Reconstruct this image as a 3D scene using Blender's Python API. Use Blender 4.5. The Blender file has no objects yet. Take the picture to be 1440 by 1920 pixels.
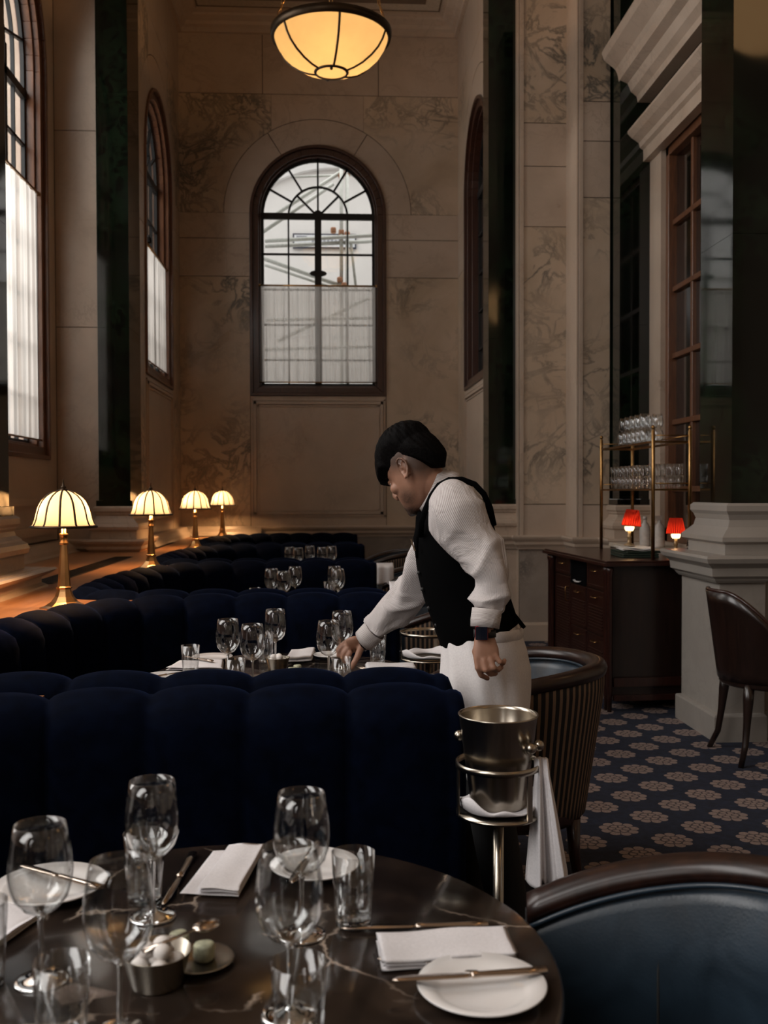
import bpy, math, random
from mathutils import Vector, Matrix, Euler
PI = math.pi
R = math.radians
random.seed(7)
S = bpy.context.scene
C = S.collection

# ---------------------------------------------------------------- camera
CAM = Vector((0, 0, 1.41))
cd = bpy.data.cameras.new('camera')
cam = bpy.data.objects.new('camera', cd); C.objects.link(cam)
cd.sensor_fit = 'VERTICAL'; cd.sensor_height = 36.0; cd.lens = 35.0
cd.clip_start = 0.05; cd.clip_end = 200
cam.location = CAM
CROT = Euler((R(90 - 1.22), R(0.15), R(-3.19)), 'XYZ')
cam.rotation_euler = CROT
cd.dof.use_dof = True; cd.dof.focus_distance = 3.1; cd.dof.aperture_fstop = 5.6
S.camera = cam
FPX = 35.0 / 36.0 * 1920
CM = CROT.to_matrix()

def ray(u, v):
    return CM @ Vector(((u - 720) / FPX, (960 - v) / FPX, -1))
def P(u, v, Y):                       # room point seen at a photo pixel, at room depth Y
    d = ray(u, v); return CAM + d * (Y / d.y)
def PZ(u, v, z):                      # room point seen at a photo pixel, on the level z
    d = ray(u, v); return CAM + d * ((z - CAM.z) / d.z)

# ---------------------------------------------------------------- world, exposure
S.view_settings.view_transform = 'Standard'
S.view_settings.look = 'None'
S.view_settings.exposure = 0.0
S.view_settings.gamma = 1.0
S.view_settings.use_curve_mapping = False
w = bpy.data.worlds.new('overcast_sky'); S.world = w; w.use_nodes = True
w.node_tree.nodes['Background'].inputs[0].default_value = (1.0, 0.975, 0.95, 1)
w.node_tree.nodes['Background'].inputs[1].default_value = 1.5
try:
    S.cycles.use_denoising = True
    S.cycles.max_bounces = 10; S.cycles.transparent_max_bounces = 48
    S.cycles.transmission_bounces = 10; S.cycles.diffuse_bounces = 4; S.cycles.glossy_bounces = 4
    S.cycles.caustics_reflective = False; S.cycles.caustics_refractive = False
    S.cycles.sample_clamp_indirect = 4.0
    S.cycles.blur_glossy = 0.5
    w.cycles.sampling_method = 'MANUAL'; w.cycles.sample_map_resolution = 64
except Exception as e:
    print(e)

def area(name, loc, target, sx, sy, energy, col):
    l = bpy.data.lights.new(name, 'AREA'); l.shape = 'RECTANGLE'; l.size = sx; l.size_y = sy
    l.energy = energy; l.color = col
    o = bpy.data.objects.new(name, l); C.objects.link(o); o.location = loc
    o.rotation_euler = (Vector(target) - Vector(loc)).to_track_quat('-Z', 'Y').to_euler()
    return o
def point(name, loc, energy, col, r=0.04, parent=None):
    l = bpy.data.lights.new(name, 'POINT'); l.energy = energy; l.color = col; l.shadow_soft_size = r
    o = bpy.data.objects.new(name, l); C.objects.link(o); o.location = loc
    if parent: o.parent = parent
    return o
DAY = (1.0, 0.962, 0.93)
WARM = (1.0, 0.55, 0.23)
# daylight standing just outside the four tall windows of the left wall
area('window_daylight', (-3.6, 7.6, 4.2), (-1.0, 7.6, 3.2), 2.0, 4.4, 175, DAY)
area('window_daylight', (-3.6, 3.45, 4.2), (-0.4, 3.2, 1.2), 2.5, 4.4, 150, DAY)
area('window_daylight', (-3.6, -0.5, 4.2), (-0.4, 0.4, 1.0), 2.5, 4.4, 190, DAY)
area('window_daylight', (-3.6, -4.45, 4.2), (0.5, -2.0, 1.0), 2.5, 4.4, 120, DAY)
area('window_daylight', (-2.9, 10.55, 4.2), (-1.2, 10.55, 3.6), 1.3, 2.8, 45, DAY)
# sky above the street behind the end window
area('street_daylight', (-0.1, 14.3, 8.2), (-0.1, 12.4, 4.2), 3.0, 2.0, 75, DAY)
# unseen warm fill lights added overhead, no bowls built for them
for (x, y, e) in ((0.0, 2.5, 9), (3.4, 3.4, 16), (3.6, -1.5, 14)):
    point('unseen_warm_fill', (x, y, 5.2), e, WARM, 0.4)

# ---------------------------------------------------------------- node helper
class NT:
    def __init__(s, name):
        s.m = bpy.data.materials.new(name); s.m.use_nodes = True
        s.t = s.m.node_tree; s.t.nodes.clear()
        s.out = s.t.nodes.new('ShaderNodeOutputMaterial')
    def n(s, typ, **kw):
        nd = s.t.nodes.new('ShaderNode' + typ)
        for k, v in kw.items():
            if k == 'i':
                for kk, vv in v.items():
                    sock = nd.inputs[kk]
                    if isinstance(vv, bpy.types.NodeSocket): s.t.links.new(vv, sock)
                    else: sock.default_value = vv
            else: setattr(nd, k, v)
        return nd
    def math(s, op, a, b=0.0, c=None):
        nd = s.n('Math', operation=op, i={0: a, 1: b})
        if c is not None: s.n
        if c is not None:
            if isinstance(c, bpy.types.NodeSocket): s.t.links.new(c, nd.inputs[2])
            else: nd.inputs[2].default_value = c
        return nd.outputs[0]
    def mix(s, f, a, b, bt='MIX'):
        nd = s.n('Mix', data_type='RGBA', blend_type=bt)
        for k, v in ((0, f), (6, a), (7, b)):
            if isinstance(v, bpy.types.NodeSocket): s.t.links.new(v, nd.inputs[k])
            else: nd.inputs[k].default_value = v if k == 0 else (*v[:3], 1)
        return nd.outputs[2]
    def ramp(s, f, stops):
        nd = s.n('ValToRGB', i={0: f}); cr = nd.color_ramp
        while len(cr.elements) < len(stops): cr.elements.new(0.5)
        for e, (p, c) in zip(cr.elements, stops):
            e.position = p; e.color = (*c, 1) if len(c) == 3 else c
        return nd.outputs[0]
    def coord(s, which='Object'):
        return s.n('TexCoord').outputs[which]
    def geo(s):
        return s.n('NewGeometry').outputs['Position']
    def noise(s, vec, scale, detail=4, dist=0.0, rough=0.55, out=0):
        nd = s.n('TexNoise', i={'Scale': scale, 'Detail': detail, 'Distortion': dist, 'Roughness': rough})
        s.t.links.new(vec, nd.inputs['Vector']); return nd.outputs[out]
    def bump(s, h, strength=0.2, dist=0.01):
        return s.n('Bump', i={'Strength': strength, 'Distance': dist, 'Height': h}).outputs[0]
    def pbr(s, col, rough=0.5, metal=0.0, nrm=None, **ex):
        i = {'Base Color': col if isinstance(col, bpy.types.NodeSocket) else (*col, 1), 'Roughness': rough, 'Metallic': metal}
        i.update(ex)
        nd = s.n('BsdfPrincipled', i=i)
        if nrm is not None: s.t.links.new(nrm, nd.inputs['Normal'])
        return nd.outputs[0]
    def fin(s, sh):
        s.t.links.new(sh, s.out.inputs[0]); return s.m

def plain(name, col, rough=0.5, metal=0.0, var=0.06, sc=30, bump=0.0, **ex):
    t = NT(name); c = t.coord()
    nz = t.noise(c, sc, 4)
    dark = tuple(x * (1 - var * 2) for x in col); lite = tuple(min(1, x * (1 + var * 2)) for x in col)
    cc = t.ramp(nz, [(0.3, dark), (0.7, lite)])
    nr = t.bump(nz, bump, 0.003) if bump else None
    return t.fin(t.pbr(cc, rough, metal, nr, **ex))

def marble(name, base, cloud, vein, vs=2.0, amount=0.5, rough=0.32, thresh=0.045):
    t = NT(name); g = t.geo()
    cl = t.noise(g, 1.3, 6, 0.6, 0.6)
    c0 = t.ramp(cl, [(0.3, cloud), (0.62, base)])
    def ridge(sc, dist, th):
        q = t.noise(g, sc, 8, dist, 0.6)
        return t.ramp(t.math('ABSOLUTE', t.math('SUBTRACT', q, 0.5)), [(0.0, (1, 1, 1)), (th, (0, 0, 0))])
    v1 = ridge(vs, 1.4, thresh*0.35)
    msk = t.ramp(t.noise(g, 0.9, 3, 0.3), [(0.42, (0, 0, 0)), (0.62, (1, 1, 1))])
    v2 = ridge(vs*3.1, 0.8, thresh*0.6)
    vv = t.mix(1.0, t.mix(1.0, v1, v2, 'LIGHTEN'), msk, 'MULTIPLY')
    fac = t.math('MULTIPLY', t.n('RGBToBW', i={0: vv}).outputs[0], amount)
    col = t.mix(fac, c0, vein)
    return t.fin(t.pbr(col, t.math('MULTIPLY_ADD', cl, 0.25, rough - 0.12)))

M = {}
M['stone'] = marble('pale_stone_marble', (0.52, 0.415, 0.33), (0.42, 0.325, 0.25), (0.26, 0.19, 0.14), 1.0, 0.35)
M['veined'] = marble('veined_marble', (0.55, 0.435, 0.33), (0.40, 0.30, 0.21), (0.11, 0.10, 0.085), 1.1, 1.0, thresh=0.08)
M['dado'] = marble('grey_veined_marble', (0.36, 0.30, 0.255), (0.20, 0.165, 0.14), (0.07, 0.062, 0.058), 4.0, 0.9, thresh=0.12)
M['groove'] = plain('joint_grout', (0.10, 0.072, 0.052), 0.8)
M['white_stone'] = marble('grey_white_stone', (0.31, 0.28, 0.25), (0.25, 0.225, 0.20), (0.16, 0.145, 0.12), 1.0, 0.2)
M['green'] = marble('polished_green_marble', (0.0035, 0.0046, 0.0034), (0.0014, 0.0020, 0.0015), (0.010, 0.024, 0.011), 2.2, 0.7, 0.06, 0.14)
M['plaster'] = plain('painted_plaster', (0.50, 0.42, 0.33), 0.8)
M['shade_plaster'] = plain('plaster_dark_as_shade', (0.16, 0.11, 0.075), 0.8)  # dark tone stands for shade in ceiling recesses and behind the side window

def wood(name, a, b, rough=0.3, sc=(1, 12, 12), coat=0.3, axis=0):
    t = NT(name); c = t.coord()
    mp = t.n('Mapping', i={'Scale': sc}); t.t.links.new(c, mp.inputs[0])
    nz = t.noise(mp.outputs[0], 4, 6, 1.2)
    col = t.ramp(nz, [(0.3, a), (0.7, b)])
    return t.fin(t.pbr(col, rough, 0, t.bump(nz, 0.08, 0.002), **{'Coat Weight': coat, 'Coat Roughness': 0.15}))
M['mahogany'] = wood('mahogany', (0.014, 0.0042, 0.003), (0.036, 0.010, 0.006), 0.3, (12, 12, 1))
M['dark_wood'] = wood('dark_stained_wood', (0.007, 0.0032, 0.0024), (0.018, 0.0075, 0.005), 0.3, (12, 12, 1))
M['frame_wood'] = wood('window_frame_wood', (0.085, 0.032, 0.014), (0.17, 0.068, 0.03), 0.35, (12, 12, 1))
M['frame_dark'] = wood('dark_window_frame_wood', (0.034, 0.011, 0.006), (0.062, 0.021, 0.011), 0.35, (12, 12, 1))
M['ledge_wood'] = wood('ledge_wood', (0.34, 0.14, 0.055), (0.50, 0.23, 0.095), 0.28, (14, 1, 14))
M['iron'] = plain('black_iron', (0.012, 0.012, 0.012), 0.5, 0.3)
M['grille'] = plain('bronze_grille', (0.035, 0.024, 0.016), 0.5, 0.6, sc=90)
M['brass'] = plain('aged_brass', (0.36, 0.20, 0.075), 0.32, 1.0, 0.15, 12)
M['lamp_brass'] = plain('lamp_brass', (0.55, 0.30, 0.12), 0.28, 1.0, 0.1, 10)
M['bronze'] = plain('dark_bronze', (0.05, 0.032, 0.018), 0.4, 0.8)
M['silver'] = plain('silver_plate', (0.46, 0.41, 0.34), 0.24, 1.0, 0.08, 14)
M['steel'] = plain('cutlery_steel', (0.60, 0.50, 0.42), 0.16, 1.0, 0.03, 10)
M['china'] = plain('white_china', (0.82, 0.79, 0.77), 0.12, 0, 0.01, 5, **{'Coat Weight': 0.5})
M['rubber'] = plain('black_rubber', (0.02, 0.02, 0.02), 0.6)
def fabric(name, col, sc=260, rough=0.9, bump=0.3, var=0.10, sheen=0.0, spec=0.4):
    t = NT(name); c = t.coord()
    n1 = t.noise(c, sc, 3); n2 = t.noise(c, 5, 4)
    k = t.math('MULTIPLY', t.math('ADD', n1, n2), 0.5)
    cc = t.ramp(k, [(0.35, tuple(x * (1 - var) for x in col)), (0.65, tuple(min(1, x * (1 + var)) for x in col))])
    return t.fin(t.pbr(cc, rough, 0, t.bump(k, bump, 0.002), **{'Sheen Weight': sheen, 'Sheen Roughness': 0.4, 'Specular IOR Level': spec}))
M['linen'] = fabric('white_linen', (0.78, 0.75, 0.76))
M['apron'] = fabric('white_apron_cotton', (0.74, 0.70, 0.69), 200)
M['vest'] = fabric('black_wool', (0.0030, 0.0030, 0.0033), 300, **{'spec': 0.02})
M['trousers'] = fabric('black_trouser_cloth', (0.010, 0.010, 0.011), 300)
t = NT('navy_velvet'); c = t.coord()
n1 = t.noise(c, 22, 5, 0.4); n2 = t.noise(c, 400, 2)
kk = t.math('ADD', t.math('MULTIPLY', n1, 0.8), t.math('MULTIPLY', n2, 0.2))
cc = t.ramp(kk, [(0.35, (0.0008, 0.0017, 0.0056)), (0.65, (0.0016, 0.0036, 0.0120))])
M['velvet'] = t.fin(t.pbr(cc, 0.85, 0, t.bump(kk, 0.25, 0.003), **{'Sheen Weight': 0.10, 'Sheen Roughness': 0.3, 'Sheen Tint': (0.10, 0.20, 0.60, 1), 'Specular IOR Level': 0.03}))
t = NT('blue_leather'); c = t.coord()
n1 = t.noise(c, 9, 5, 0.5); n2 = t.n('TexVoronoi', i={'Scale': 190.0}); t.t.links.new(c, n2.inputs['Vector'])
cc = t.ramp(n1, [(0.3, (0.010, 0.018, 0.027)), (0.6, (0.018, 0.033, 0.050)), (0.78, (0.034, 0.036, 0.040))])
M['leather'] = t.fin(t.pbr(cc, t.math('MULTIPLY_ADD', n1, 0.3, 0.2), 0, t.bump(t.math('ADD', n1, t.math('MULTIPLY', n2.outputs[0], 0.15)), 0.2, 0.004)))

def striped(name, a, b, n, duty=0.5, soft=0.05, rough=0.85, horiz=False, warp=0.0, bump=0.3):
    t = NT(name); uv = t.coord('UV')
    sp = t.n('SeparateXYZ', i={0: uv})
    x = sp.outputs[1 if horiz else 0]
    if warp: x = t.math('ADD', x, t.math('MULTIPLY', t.noise(uv, 4, 2), warp))
    f = t.math('FRACT', t.math('MULTIPLY', x, n))
    tri = t.math('ABSOLUTE', t.math('SUBTRACT', f, 0.5))
    k = t.ramp(t.math('MULTIPLY', tri, 2.0), [(duty - soft, (0, 0, 0)), (duty + soft, (1, 1, 1))])
    col = t.mix(k, a, b)
    nz = t.noise(t.coord(), 8, 4, 1.6)
    return t.fin(t.pbr(col, rough, 0, t.bump(nz, bump, 0.02)))
M['stripe'] = striped('brown_black_striped_fabric', (0.20, 0.13, 0.085), (0.010, 0.008, 0.008), 1.0, 0.42)   # uv.x counts stripes
M['shirt'] = striped('fine_striped_shirt_cotton', (0.64, 0.605, 0.595), (0.24, 0.175, 0.165), 1.0, 0.74, 0.14, 0.85, bump=0.55)
M['cuff'] = striped('fine_striped_cuff_cotton', (0.66, 0.62, 0.60), (0.22, 0.16, 0.15), 1.0, 0.74, 0.12, 0.85, horiz=True)

# see-through things
def thin_glass(name, tint, refl=1.0, ior=1.5, rough=0.0):
    t = NT(name)
    tr = t.n('BsdfTransparent', i={0: (*tint, 1)}).outputs[0]
    gl = t.n('BsdfGlossy', i={0: (1, 1, 1, 1), 'Roughness': rough}).outputs[0]
    fc = t.n('LayerWeight', i={'Blend': 0.5}).outputs['Facing']      # same from both sides of the thin shell
    f = t.math('MULTIPLY', t.math('MULTIPLY_ADD', t.math('POWER', fc, 3.2), 0.80, 0.055), refl)
    return t.fin(t.n('MixShader', i={0: f, 1: tr, 2: gl}).outputs[0])
M['glassware'] = thin_glass('clear_glassware', (0.96, 0.965, 0.965), 1.15, 1.42, 0.02)
M['pane'] = thin_glass('window_pane_glass', (0.97, 0.98, 0.98), 0.8)
M['dark_pane'] = thin_glass('pane_glass_tinted_as_unlit', (0.7, 0.7, 0.7), 0.9)  # darker tint stands in for the missing light behind the glass
t = NT('solid_glass')
M['solid_glass'] = t.fin(t.n('BsdfGlass', i={0: (0.97, 0.98, 0.98, 1), 'Roughness': 0.0, 'IOR': 1.46}).outputs[0])
t = NT('sheer_curtain_cloth'); uv = t.coord('UV')
mp = t.n('Mapping', i={'Scale': (60, 1.2, 1)}); t.t.links.new(uv, mp.inputs[0])
nz = t.noise(mp.outputs[0], 1.0, 4)
tl = t.n('BsdfTranslucent', i={0: (0.86, 0.81, 0.76, 1)}).outputs[0]
df = t.n('BsdfDiffuse', i={0: (0.66, 0.62, 0.58, 1)}).outputs[0]
tr = t.n('BsdfTransparent', i={0: (0.92, 0.9, 0.88, 1)}).outputs[0]
m1 = t.n('MixShader', i={0: 0.3, 1: tl, 2: df}).outputs[0]
dens = t.ramp(nz, [(0.35, (0.42, 0.42, 0.42)), (0.7, (0.12, 0.12, 0.12))])
M['curtain'] = t.fin(t.n('MixShader', i={0: dens, 1: m1, 2: tr}).outputs[0])

def glow(name, col, strength, trans):
    t = NT(name); c = t.coord()
    nz = t.noise(c, 6, 3)
    cc = t.ramp(nz, [(0.3, tuple(x * 0.85 for x in col)), (0.7, col)])
    em = t.n('Emission', i={0: cc, 1: strength}).outputs[0]
    tl = t.n('BsdfTranslucent', i={0: (*trans, 1)}).outputs[0]
    return t.fin(t.n('AddShader', i={0: em, 1: tl}).outputs[0])
M['shade_glass'] = glow('lit_opal_glass', (1.0, 0.70, 0.38), 0.34, (0.10, 0.085, 0.065))
M['bowl_glass'] = glow('lit_amber_bowl_glass', (1.0, 0.60, 0.22), 0.50, (0.16, 0.125, 0.07))
M['bulb'] = glow('glowing_bulb', (1.0, 0.70, 0.32), 3.0, (0.5, 0.5, 0.5))
t = NT('lit_red_pleated_silk'); c = t.coord(); sp = t.n('SeparateXYZ', i={0: c})
an = t.math('ARCTAN2', sp.outputs[1], sp.outputs[0]); pl = t.math('SINE', t.math('MULTIPLY', an, 30.0))
cc = t.ramp(t.math('MULTIPLY_ADD', pl, 0.5, 0.5), [(0.2, (0.10, 0.002, 0.002)), (0.8, (0.70, 0.045, 0.02))])  # creases darkened in the colour to shade the pleats
em = t.n('Emission', i={0: cc, 1: 0.30}).outputs[0]; tl = t.n('BsdfTranslucent', i={0: t.mix(0.75, cc, (0.02, 0.0, 0.0))}).outputs[0]
M['red_shade'] = t.fin(t.n('AddShader', i={0: em, 1: tl}).outputs[0])

# ---------------------------------------------------------------- mesh builder
class MB:
    def __init__(s):
        s.v = []; s.f = []; s.mi = []; s.uv = []; s.sm = []
    def add(s, vs, fs, mi=0, uvs=None, smooth=False, sm=None):
        o = len(s.v); s.v += [tuple(x) for x in vs]
        for k, f in enumerate(fs):
            s.f.append(tuple(i + o for i in f)); s.mi.append(mi)
            s.uv.append(uvs[k] if uvs else None); s.sm.append(smooth)
        return s
    def box(s, a, b, mi=0, m=None):
        x0, y0, z0 = a; x1, y1, z1 = b
        vs = [Vector(p) for p in ((x0,y0,z0),(x1,y0,z0),(x1,y1,z0),(x0,y1,z0),(x0,y0,z1),(x1,y0,z1),(x1,y1,z1),(x0,y1,z1))]
        if m: vs = [m @ p for p in vs]
        return s.add(vs, [(0,3,2,1),(4,5,6,7),(0,1,5,4),(1,2,6,5),(2,3,7,6),(3,0,4,7)], mi)
    def prism(s, poly, fn, d0, d1, mi=0):
        """poly in (a,b); fn(a,b,d)->3d; sides between d0 and d1"""
        n = len(poly)
        vs = [fn(a, b, d0) for a, b in poly] + [fn(a, b, d1) for a, b in poly]
        fs = [tuple(range(n))[::-1], tuple(range(n, 2*n))] + [(i, (i+1) % n, n+(i+1) % n, n+i) for i in range(n)]
        return s.add(vs, fs, mi)
    def loft(s, rings, mi=0, caps=(True, True), closed=True, smooth=True, ulen=1.0, vlen=1.0):
        n = len(rings[0]); vs = [p for r in rings for p in r]; fs = []; uvs = []
        m = n if closed else n - 1; L = len(rings) - 1
        for j in range(L):
            for i in range(m):
                k = (i+1) % n
                fs.append((j*n+i, j*n+k, (j+1)*n+k, (j+1)*n+i))
                uvs.append([(i/m*ulen, j/L*vlen), ((i+1)/m*ulen, j/L*vlen), ((i+1)/m*ulen, (j+1)/L*vlen), (i/m*ulen, (j+1)/L*vlen)])
        s.add(vs, fs, mi, uvs, smooth)
        o = len(s.v) - len(vs)
        if closed and n > 2:
            if caps[0]: s.f.append(tuple(o+i for i in range(n))[::-1]); s.mi.append(mi); s.uv.append(None); s.sm.append(False)
            if caps[1]: s.f.append(tuple(o+L*n+i for i in range(n))); s.mi.append(mi); s.uv.append(None); s.sm.append(False)
        return s
    def lathe(s, prof, n=32, c=(0,0,0), m=None, mi=0, sx=1.0, sy=1.0, fn=None, closed=False, smooth=True, caps=(True, True), ph=0.0):
        c = Vector(c); rings = []
        for (r, z) in prof:
            ring = []
            for i in range(n):
                a = 2*PI*i/n + ph
                rr = r * (fn(a, z) if fn else 1)
                p = Vector((rr*math.cos(a)*sx, rr*math.sin(a)*sy, z))
                ring.append((m @ p if m else p) + c)
            rings.append(ring)
        if closed: rings.append(rings[0]); caps = (False, False)
        return s.loft(rings, mi, caps, True, smooth)
    def tube(s, pts, r, n=8, mi=0, caps=(True, True), flat=1.0, ulen=1.0, vlen=1.0, up=None):
        pts = [Vector(p) for p in pts]; L = len(pts)
        rs = r if isinstance(r, (list, tuple)) else [r]*L
        rings = []; ref = Vector(up) if up else Vector((0, 0, 1))
        prev = None
        for i, p in enumerate(pts):
            d = (pts[min(i+1, L-1)] - pts[max(i-1, 0)])
            if d.length < 1e-9: d = Vector((0, 0, 1))
            d.normalize()
            if prev is None:
                a = ref.cross(d)
                if a.length < 0.05: a = Vector((1, 0, 0)).cross(d)
                a.normalize()
            else:
                a = prev - d * prev.dot(d)
                if a.length < 1e-6: a = ref.cross(d)
                a.normalize()
            prev = a; b = d.cross(a)
            rr = rs[i]
            ra, rb = rr if isinstance(rr, (list, tuple)) else (rr, rr*flat)
            rings.append([p + a*ra*math.cos(2*PI*k/n) + b*rb*math.sin(2*PI*k/n) for k in range(n)])
        return s.loft(rings, mi, caps, True, True, ulen, vlen)
    def ball(s, c, r, n=12, mi=0, sx=1, sy=1, sz=1, m=None):
        prof = [(max(1e-4, r*math.sin(PI*k/n)), -r*math.cos(PI*k/n)*sz) for k in range(n+1)]
        return s.lathe(prof, n*2, c, m, mi, sx, sy, caps=(False, False))
    def mould(s, path, prof, closed=False, mi=0, cap=True):
        """sweep closed profile [(out, z)] along a level path; out is to the right of travel"""
        pts = [Vector((p[0], p[1])) for p in path]; n = len(pts); rings = []
        for i, p in enumerate(pts):
            ns = []
            if closed or i > 0:
                d = (p - pts[i-1]).normalized(); ns.append(Vector((d.y, -d.x)))
            if closed or i < n-1:
                d = (pts[(i+1) % n] - p).normalized(); ns.append(Vector((d.y, -d.x)))
            if len(ns) == 2:
                b = (ns[0] + ns[1])
                if b.length < 1e-6: nn = ns[0]
                else:
                    b.normalize(); nn = b / max(0.3, b.dot(ns[0]))
            else: nn = ns[0]
            rings.append([Vector((p.x + nn.x*o, p.y + nn.y*o, z)) for o, z in prof])
        if closed: rings.append(rings[0])
        return s.loft(rings, mi, (cap and not closed, cap and not closed), True, False)
    def build(s, name, mats, parent=None, loc=(0,0,0), rot=None, bevel=0, sub=0, weld=False, solid=0):
        me = bpy.data.meshes.new(name)
        me.from_pydata(s.v, [], s.f)
        if not isinstance(mats, (list, tuple)): mats = [mats]
        for x in mats: me.materials.append(M[x] if isinstance(x, str) else x)
        uvl = me.uv_layers.new(name='UVMap') if any(u for u in s.uv) else None
        for k, p in enumerate(me.polygons):
            p.material_index = min(s.mi[k], len(mats)-1); p.use_smooth = s.sm[k]
            if uvl and s.uv[k]:
                for li, uvv in zip(p.loop_indices, s.uv[k]): uvl.data[li].uv = uvv
        me.update()
        o = bpy.data.objects.new(name, me); C.objects.link(o)
        o.location = loc
        if rot: o.rotation_euler = rot
        if parent: o.parent = parent
        if weld:
            md = o.modifiers.new('weld', 'WELD'); md.merge_threshold = 1e-5
        if solid:
            md = o.modifiers.new('solid', 'SOLIDIFY'); md.thickness = solid; md.offset = 0
        if bevel:
            md = o.modifiers.new('bevel', 'BEVEL'); md.width = bevel; md.segments = 2; md.limit_method = 'ANGLE'; md.angle_limit = R(40)
        if sub:
            md = o.modifiers.new('sub', 'SUBSURF'); md.levels = sub; md.render_levels = sub
        return o

def thing(name, label, cat, loc=(0,0,0), rz=0.0, group=None):
    o = bpy.data.objects.new(name, None); C.objects.link(o); o.empty_display_size = 0.1
    o.location = loc; o.rotation_euler = (0, 0, rz)
    o['label'] = label; o['category'] = cat
    if group: o['group'] = group
    return o
def tag(o, label, cat, group=None):
    o['label'] = label; o['category'] = cat
    if group: o['group'] = group
    return o
def struct(o): o['kind'] = 'structure'; return o
def dup(root, loc, rz=0.0, label=None, group=None, scale=None):
    r = root.copy(); C.objects.link(r); r.location = loc; r.rotation_euler = (root.rotation_euler.x, root.rotation_euler.y, rz)
    if scale: r.scale = scale
    if label: r['label'] = label
    if group: r['group'] = group
    for ch in list(root.children):
        c = ch.copy(); C.objects.link(c); c.parent = r
        for g in list(ch.children):
            d = g.copy(); C.objects.link(d); d.parent = c
    return r
# ================================================================ THE ROOM
YB = 12.0                       # end wall of the alcove
XL, XR = -1.755, 1.57            # alcove side walls
XW = -2.39                      # left wall with the tall windows
XD = 2.80                       # right wall with the tall wooden window
HC = 7.30                       # ceiling
SILL = 2.55; SPR = 4.725; RW = 0.813; XC = -0.115
fback = lambda a, b, d: (a, YB + d, b)           # a = x, b = z
fleft = lambda a, b, d: (XL - d, a, b)           # a = y
fright = lambda a, b, d: (XR + d, a, b)
fwall = lambda a, b, d: (XW - d, a, b)
def arc(cx, cz, r, a0, a1, n=16):
    return [(cx + r*math.cos(a0+(a1-a0)*k/n), cz + r*math.sin(a0+(a1-a0)*k/n)) for k in range(n+1)]
def rect(x0, z0, x1, z1, g=0.004): return [(x0+g, z0+g), (x1-g, z0+g), (x1-g, z1-g), (x0+g, z1-g)]

def stone_wall(name, fn, a0, a1, c, mirror_veins=False):
    """alcove wall of marble blocks with an arched opening centred on c"""
    b = MB(); T = 0.03; r = RW; ro = RW + 0.31
    rows = [5.94, 5.03 - 0.28 + 0.0, 4.42, 3.97]
    zt, z1, z2, z3 = 6.13, SPR, 4.42, 3.97
    # backing with opening
    back = [(a0, 0), (a1, 0), (a1, HC), (a0, HC)]
    lft = [(a0, 0), (c - r, 0), (c - r, SPR)] + arc(c, SPR, r, PI, PI/2, 14)[1:] + [(c, HC), (a0, HC)]
    rgt = [(a1, HC), (c, HC)] + arc(c, SPR, r, PI/2, 0, 14)[:] + [(c + r, 0), (a1, 0)]
    b.prism(lft, fn, 0.006, 0.42, 1); b.prism(rgt, fn, 0.006, 0.42, 1)
    b.prism([(c - r, 0), (c + r, 0), (c + r, SILL), (c - r, SILL)], fn, 0.006, 0.42, 1)
    # facing blocks
    F = lambda poly, mi: b.prism(poly, fn, 0.0, 0.02, mi)
    s0, s1 = a0 + (a1-a0)*0.30, a0 + (a1-a0)*0.71
    for x0, x1 in ((a0, s0), (s0, s1), (s1, a1)): F(rect(x0, zt, x1, HC - 0.3, 0.005), 0)
    q0, q1 = c - 0.55, c + 0.55
    F([(a0, z1), (c - ro, z1)] + arc(c, SPR, ro, PI, math.acos(-0.55/ro), 10)[1:] + [(q0, zt-.0025), (a0, zt-.0025)], 2)
    F([(q0+.003, zt-.0025)] + arc(c, SPR, ro, math.acos(-0.547/ro), math.acos(0.547/ro), 12) + [(q1-.003, zt-.0025)], 0)
    F([(a1, zt-.0025), (q1, zt-.0025)] + arc(c, SPR, ro, math.acos(0.55/ro), 0, 10) + [(a1, z1)], 2)
    for k0, k1 in ((180, 122.3), (121.7, 58.3), (57.7, 0)):
        F(arc(c, SPR, ro - .009, R(k0), R(k1), 14) + arc(c, SPR, r + 0.003, R(k1), R(k0), 14), 0)
    for sx0, sx1 in ((a0, c - r), (c + r, a1)):
        F(rect(sx0, z2, sx1, z1), 0); F(rect(sx0, z3, sx1, z2), 3); F(rect(sx0, 0.9, sx1, z3), 2)
    F(rect(c - r, 0.9, c + r, SILL, 0.003), 0)
    F(rect(a0, 0, a1, 0.9), 4)
    # raised panel mould under the window
    p = [(c - r + 0.01, 1.10), (c + r - 0.01, 1.10), (c + r - 0.01, SILL - 0.04), (c - r + 0.01, SILL - 0.04)]
    for (o, wd, h) in ((0, 0.018, 0.012), (0.03, 0.03, 0.022), (0.075, 0.014, 0.010)):
        q = [(p[0][0]+o, p[0][1]+o), (p[1][0]-o, p[1][1]+o), (p[2][0]-o, p[2][1]-o), (p[3][0]+o, p[3][1]-o)]
        for k in range(4):
            e0, e1 = q[k], q[(k+1) % 4]
            x0, x1 = sorted((e0[0], e1[0])); zz0, zz1 = sorted((e0[1], e1[1]))
            if x1 - x0 < 0.1: xx = (x0, x0 + wd) if x0 < c else (x0 - wd, x0); b.prism([(xx[0], zz0), (xx[1], zz0), (xx[1], zz1), (xx[0], zz1)], fn, -h, 0.001, 0)
            else: zr = (zz0, zz0 + wd) if zz0 < 2 else (zz0 - wd, zz0); b.prism([(x0, zr[0]), (x1, zr[0]), (x1, zr[1]), (x0, zr[1])], fn, -h, 0.001, 0)
    # thin bead round the opening
    return struct(b.build(name, ['stone', 'groove', 'veined', 'stone', 'dado']))
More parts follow.
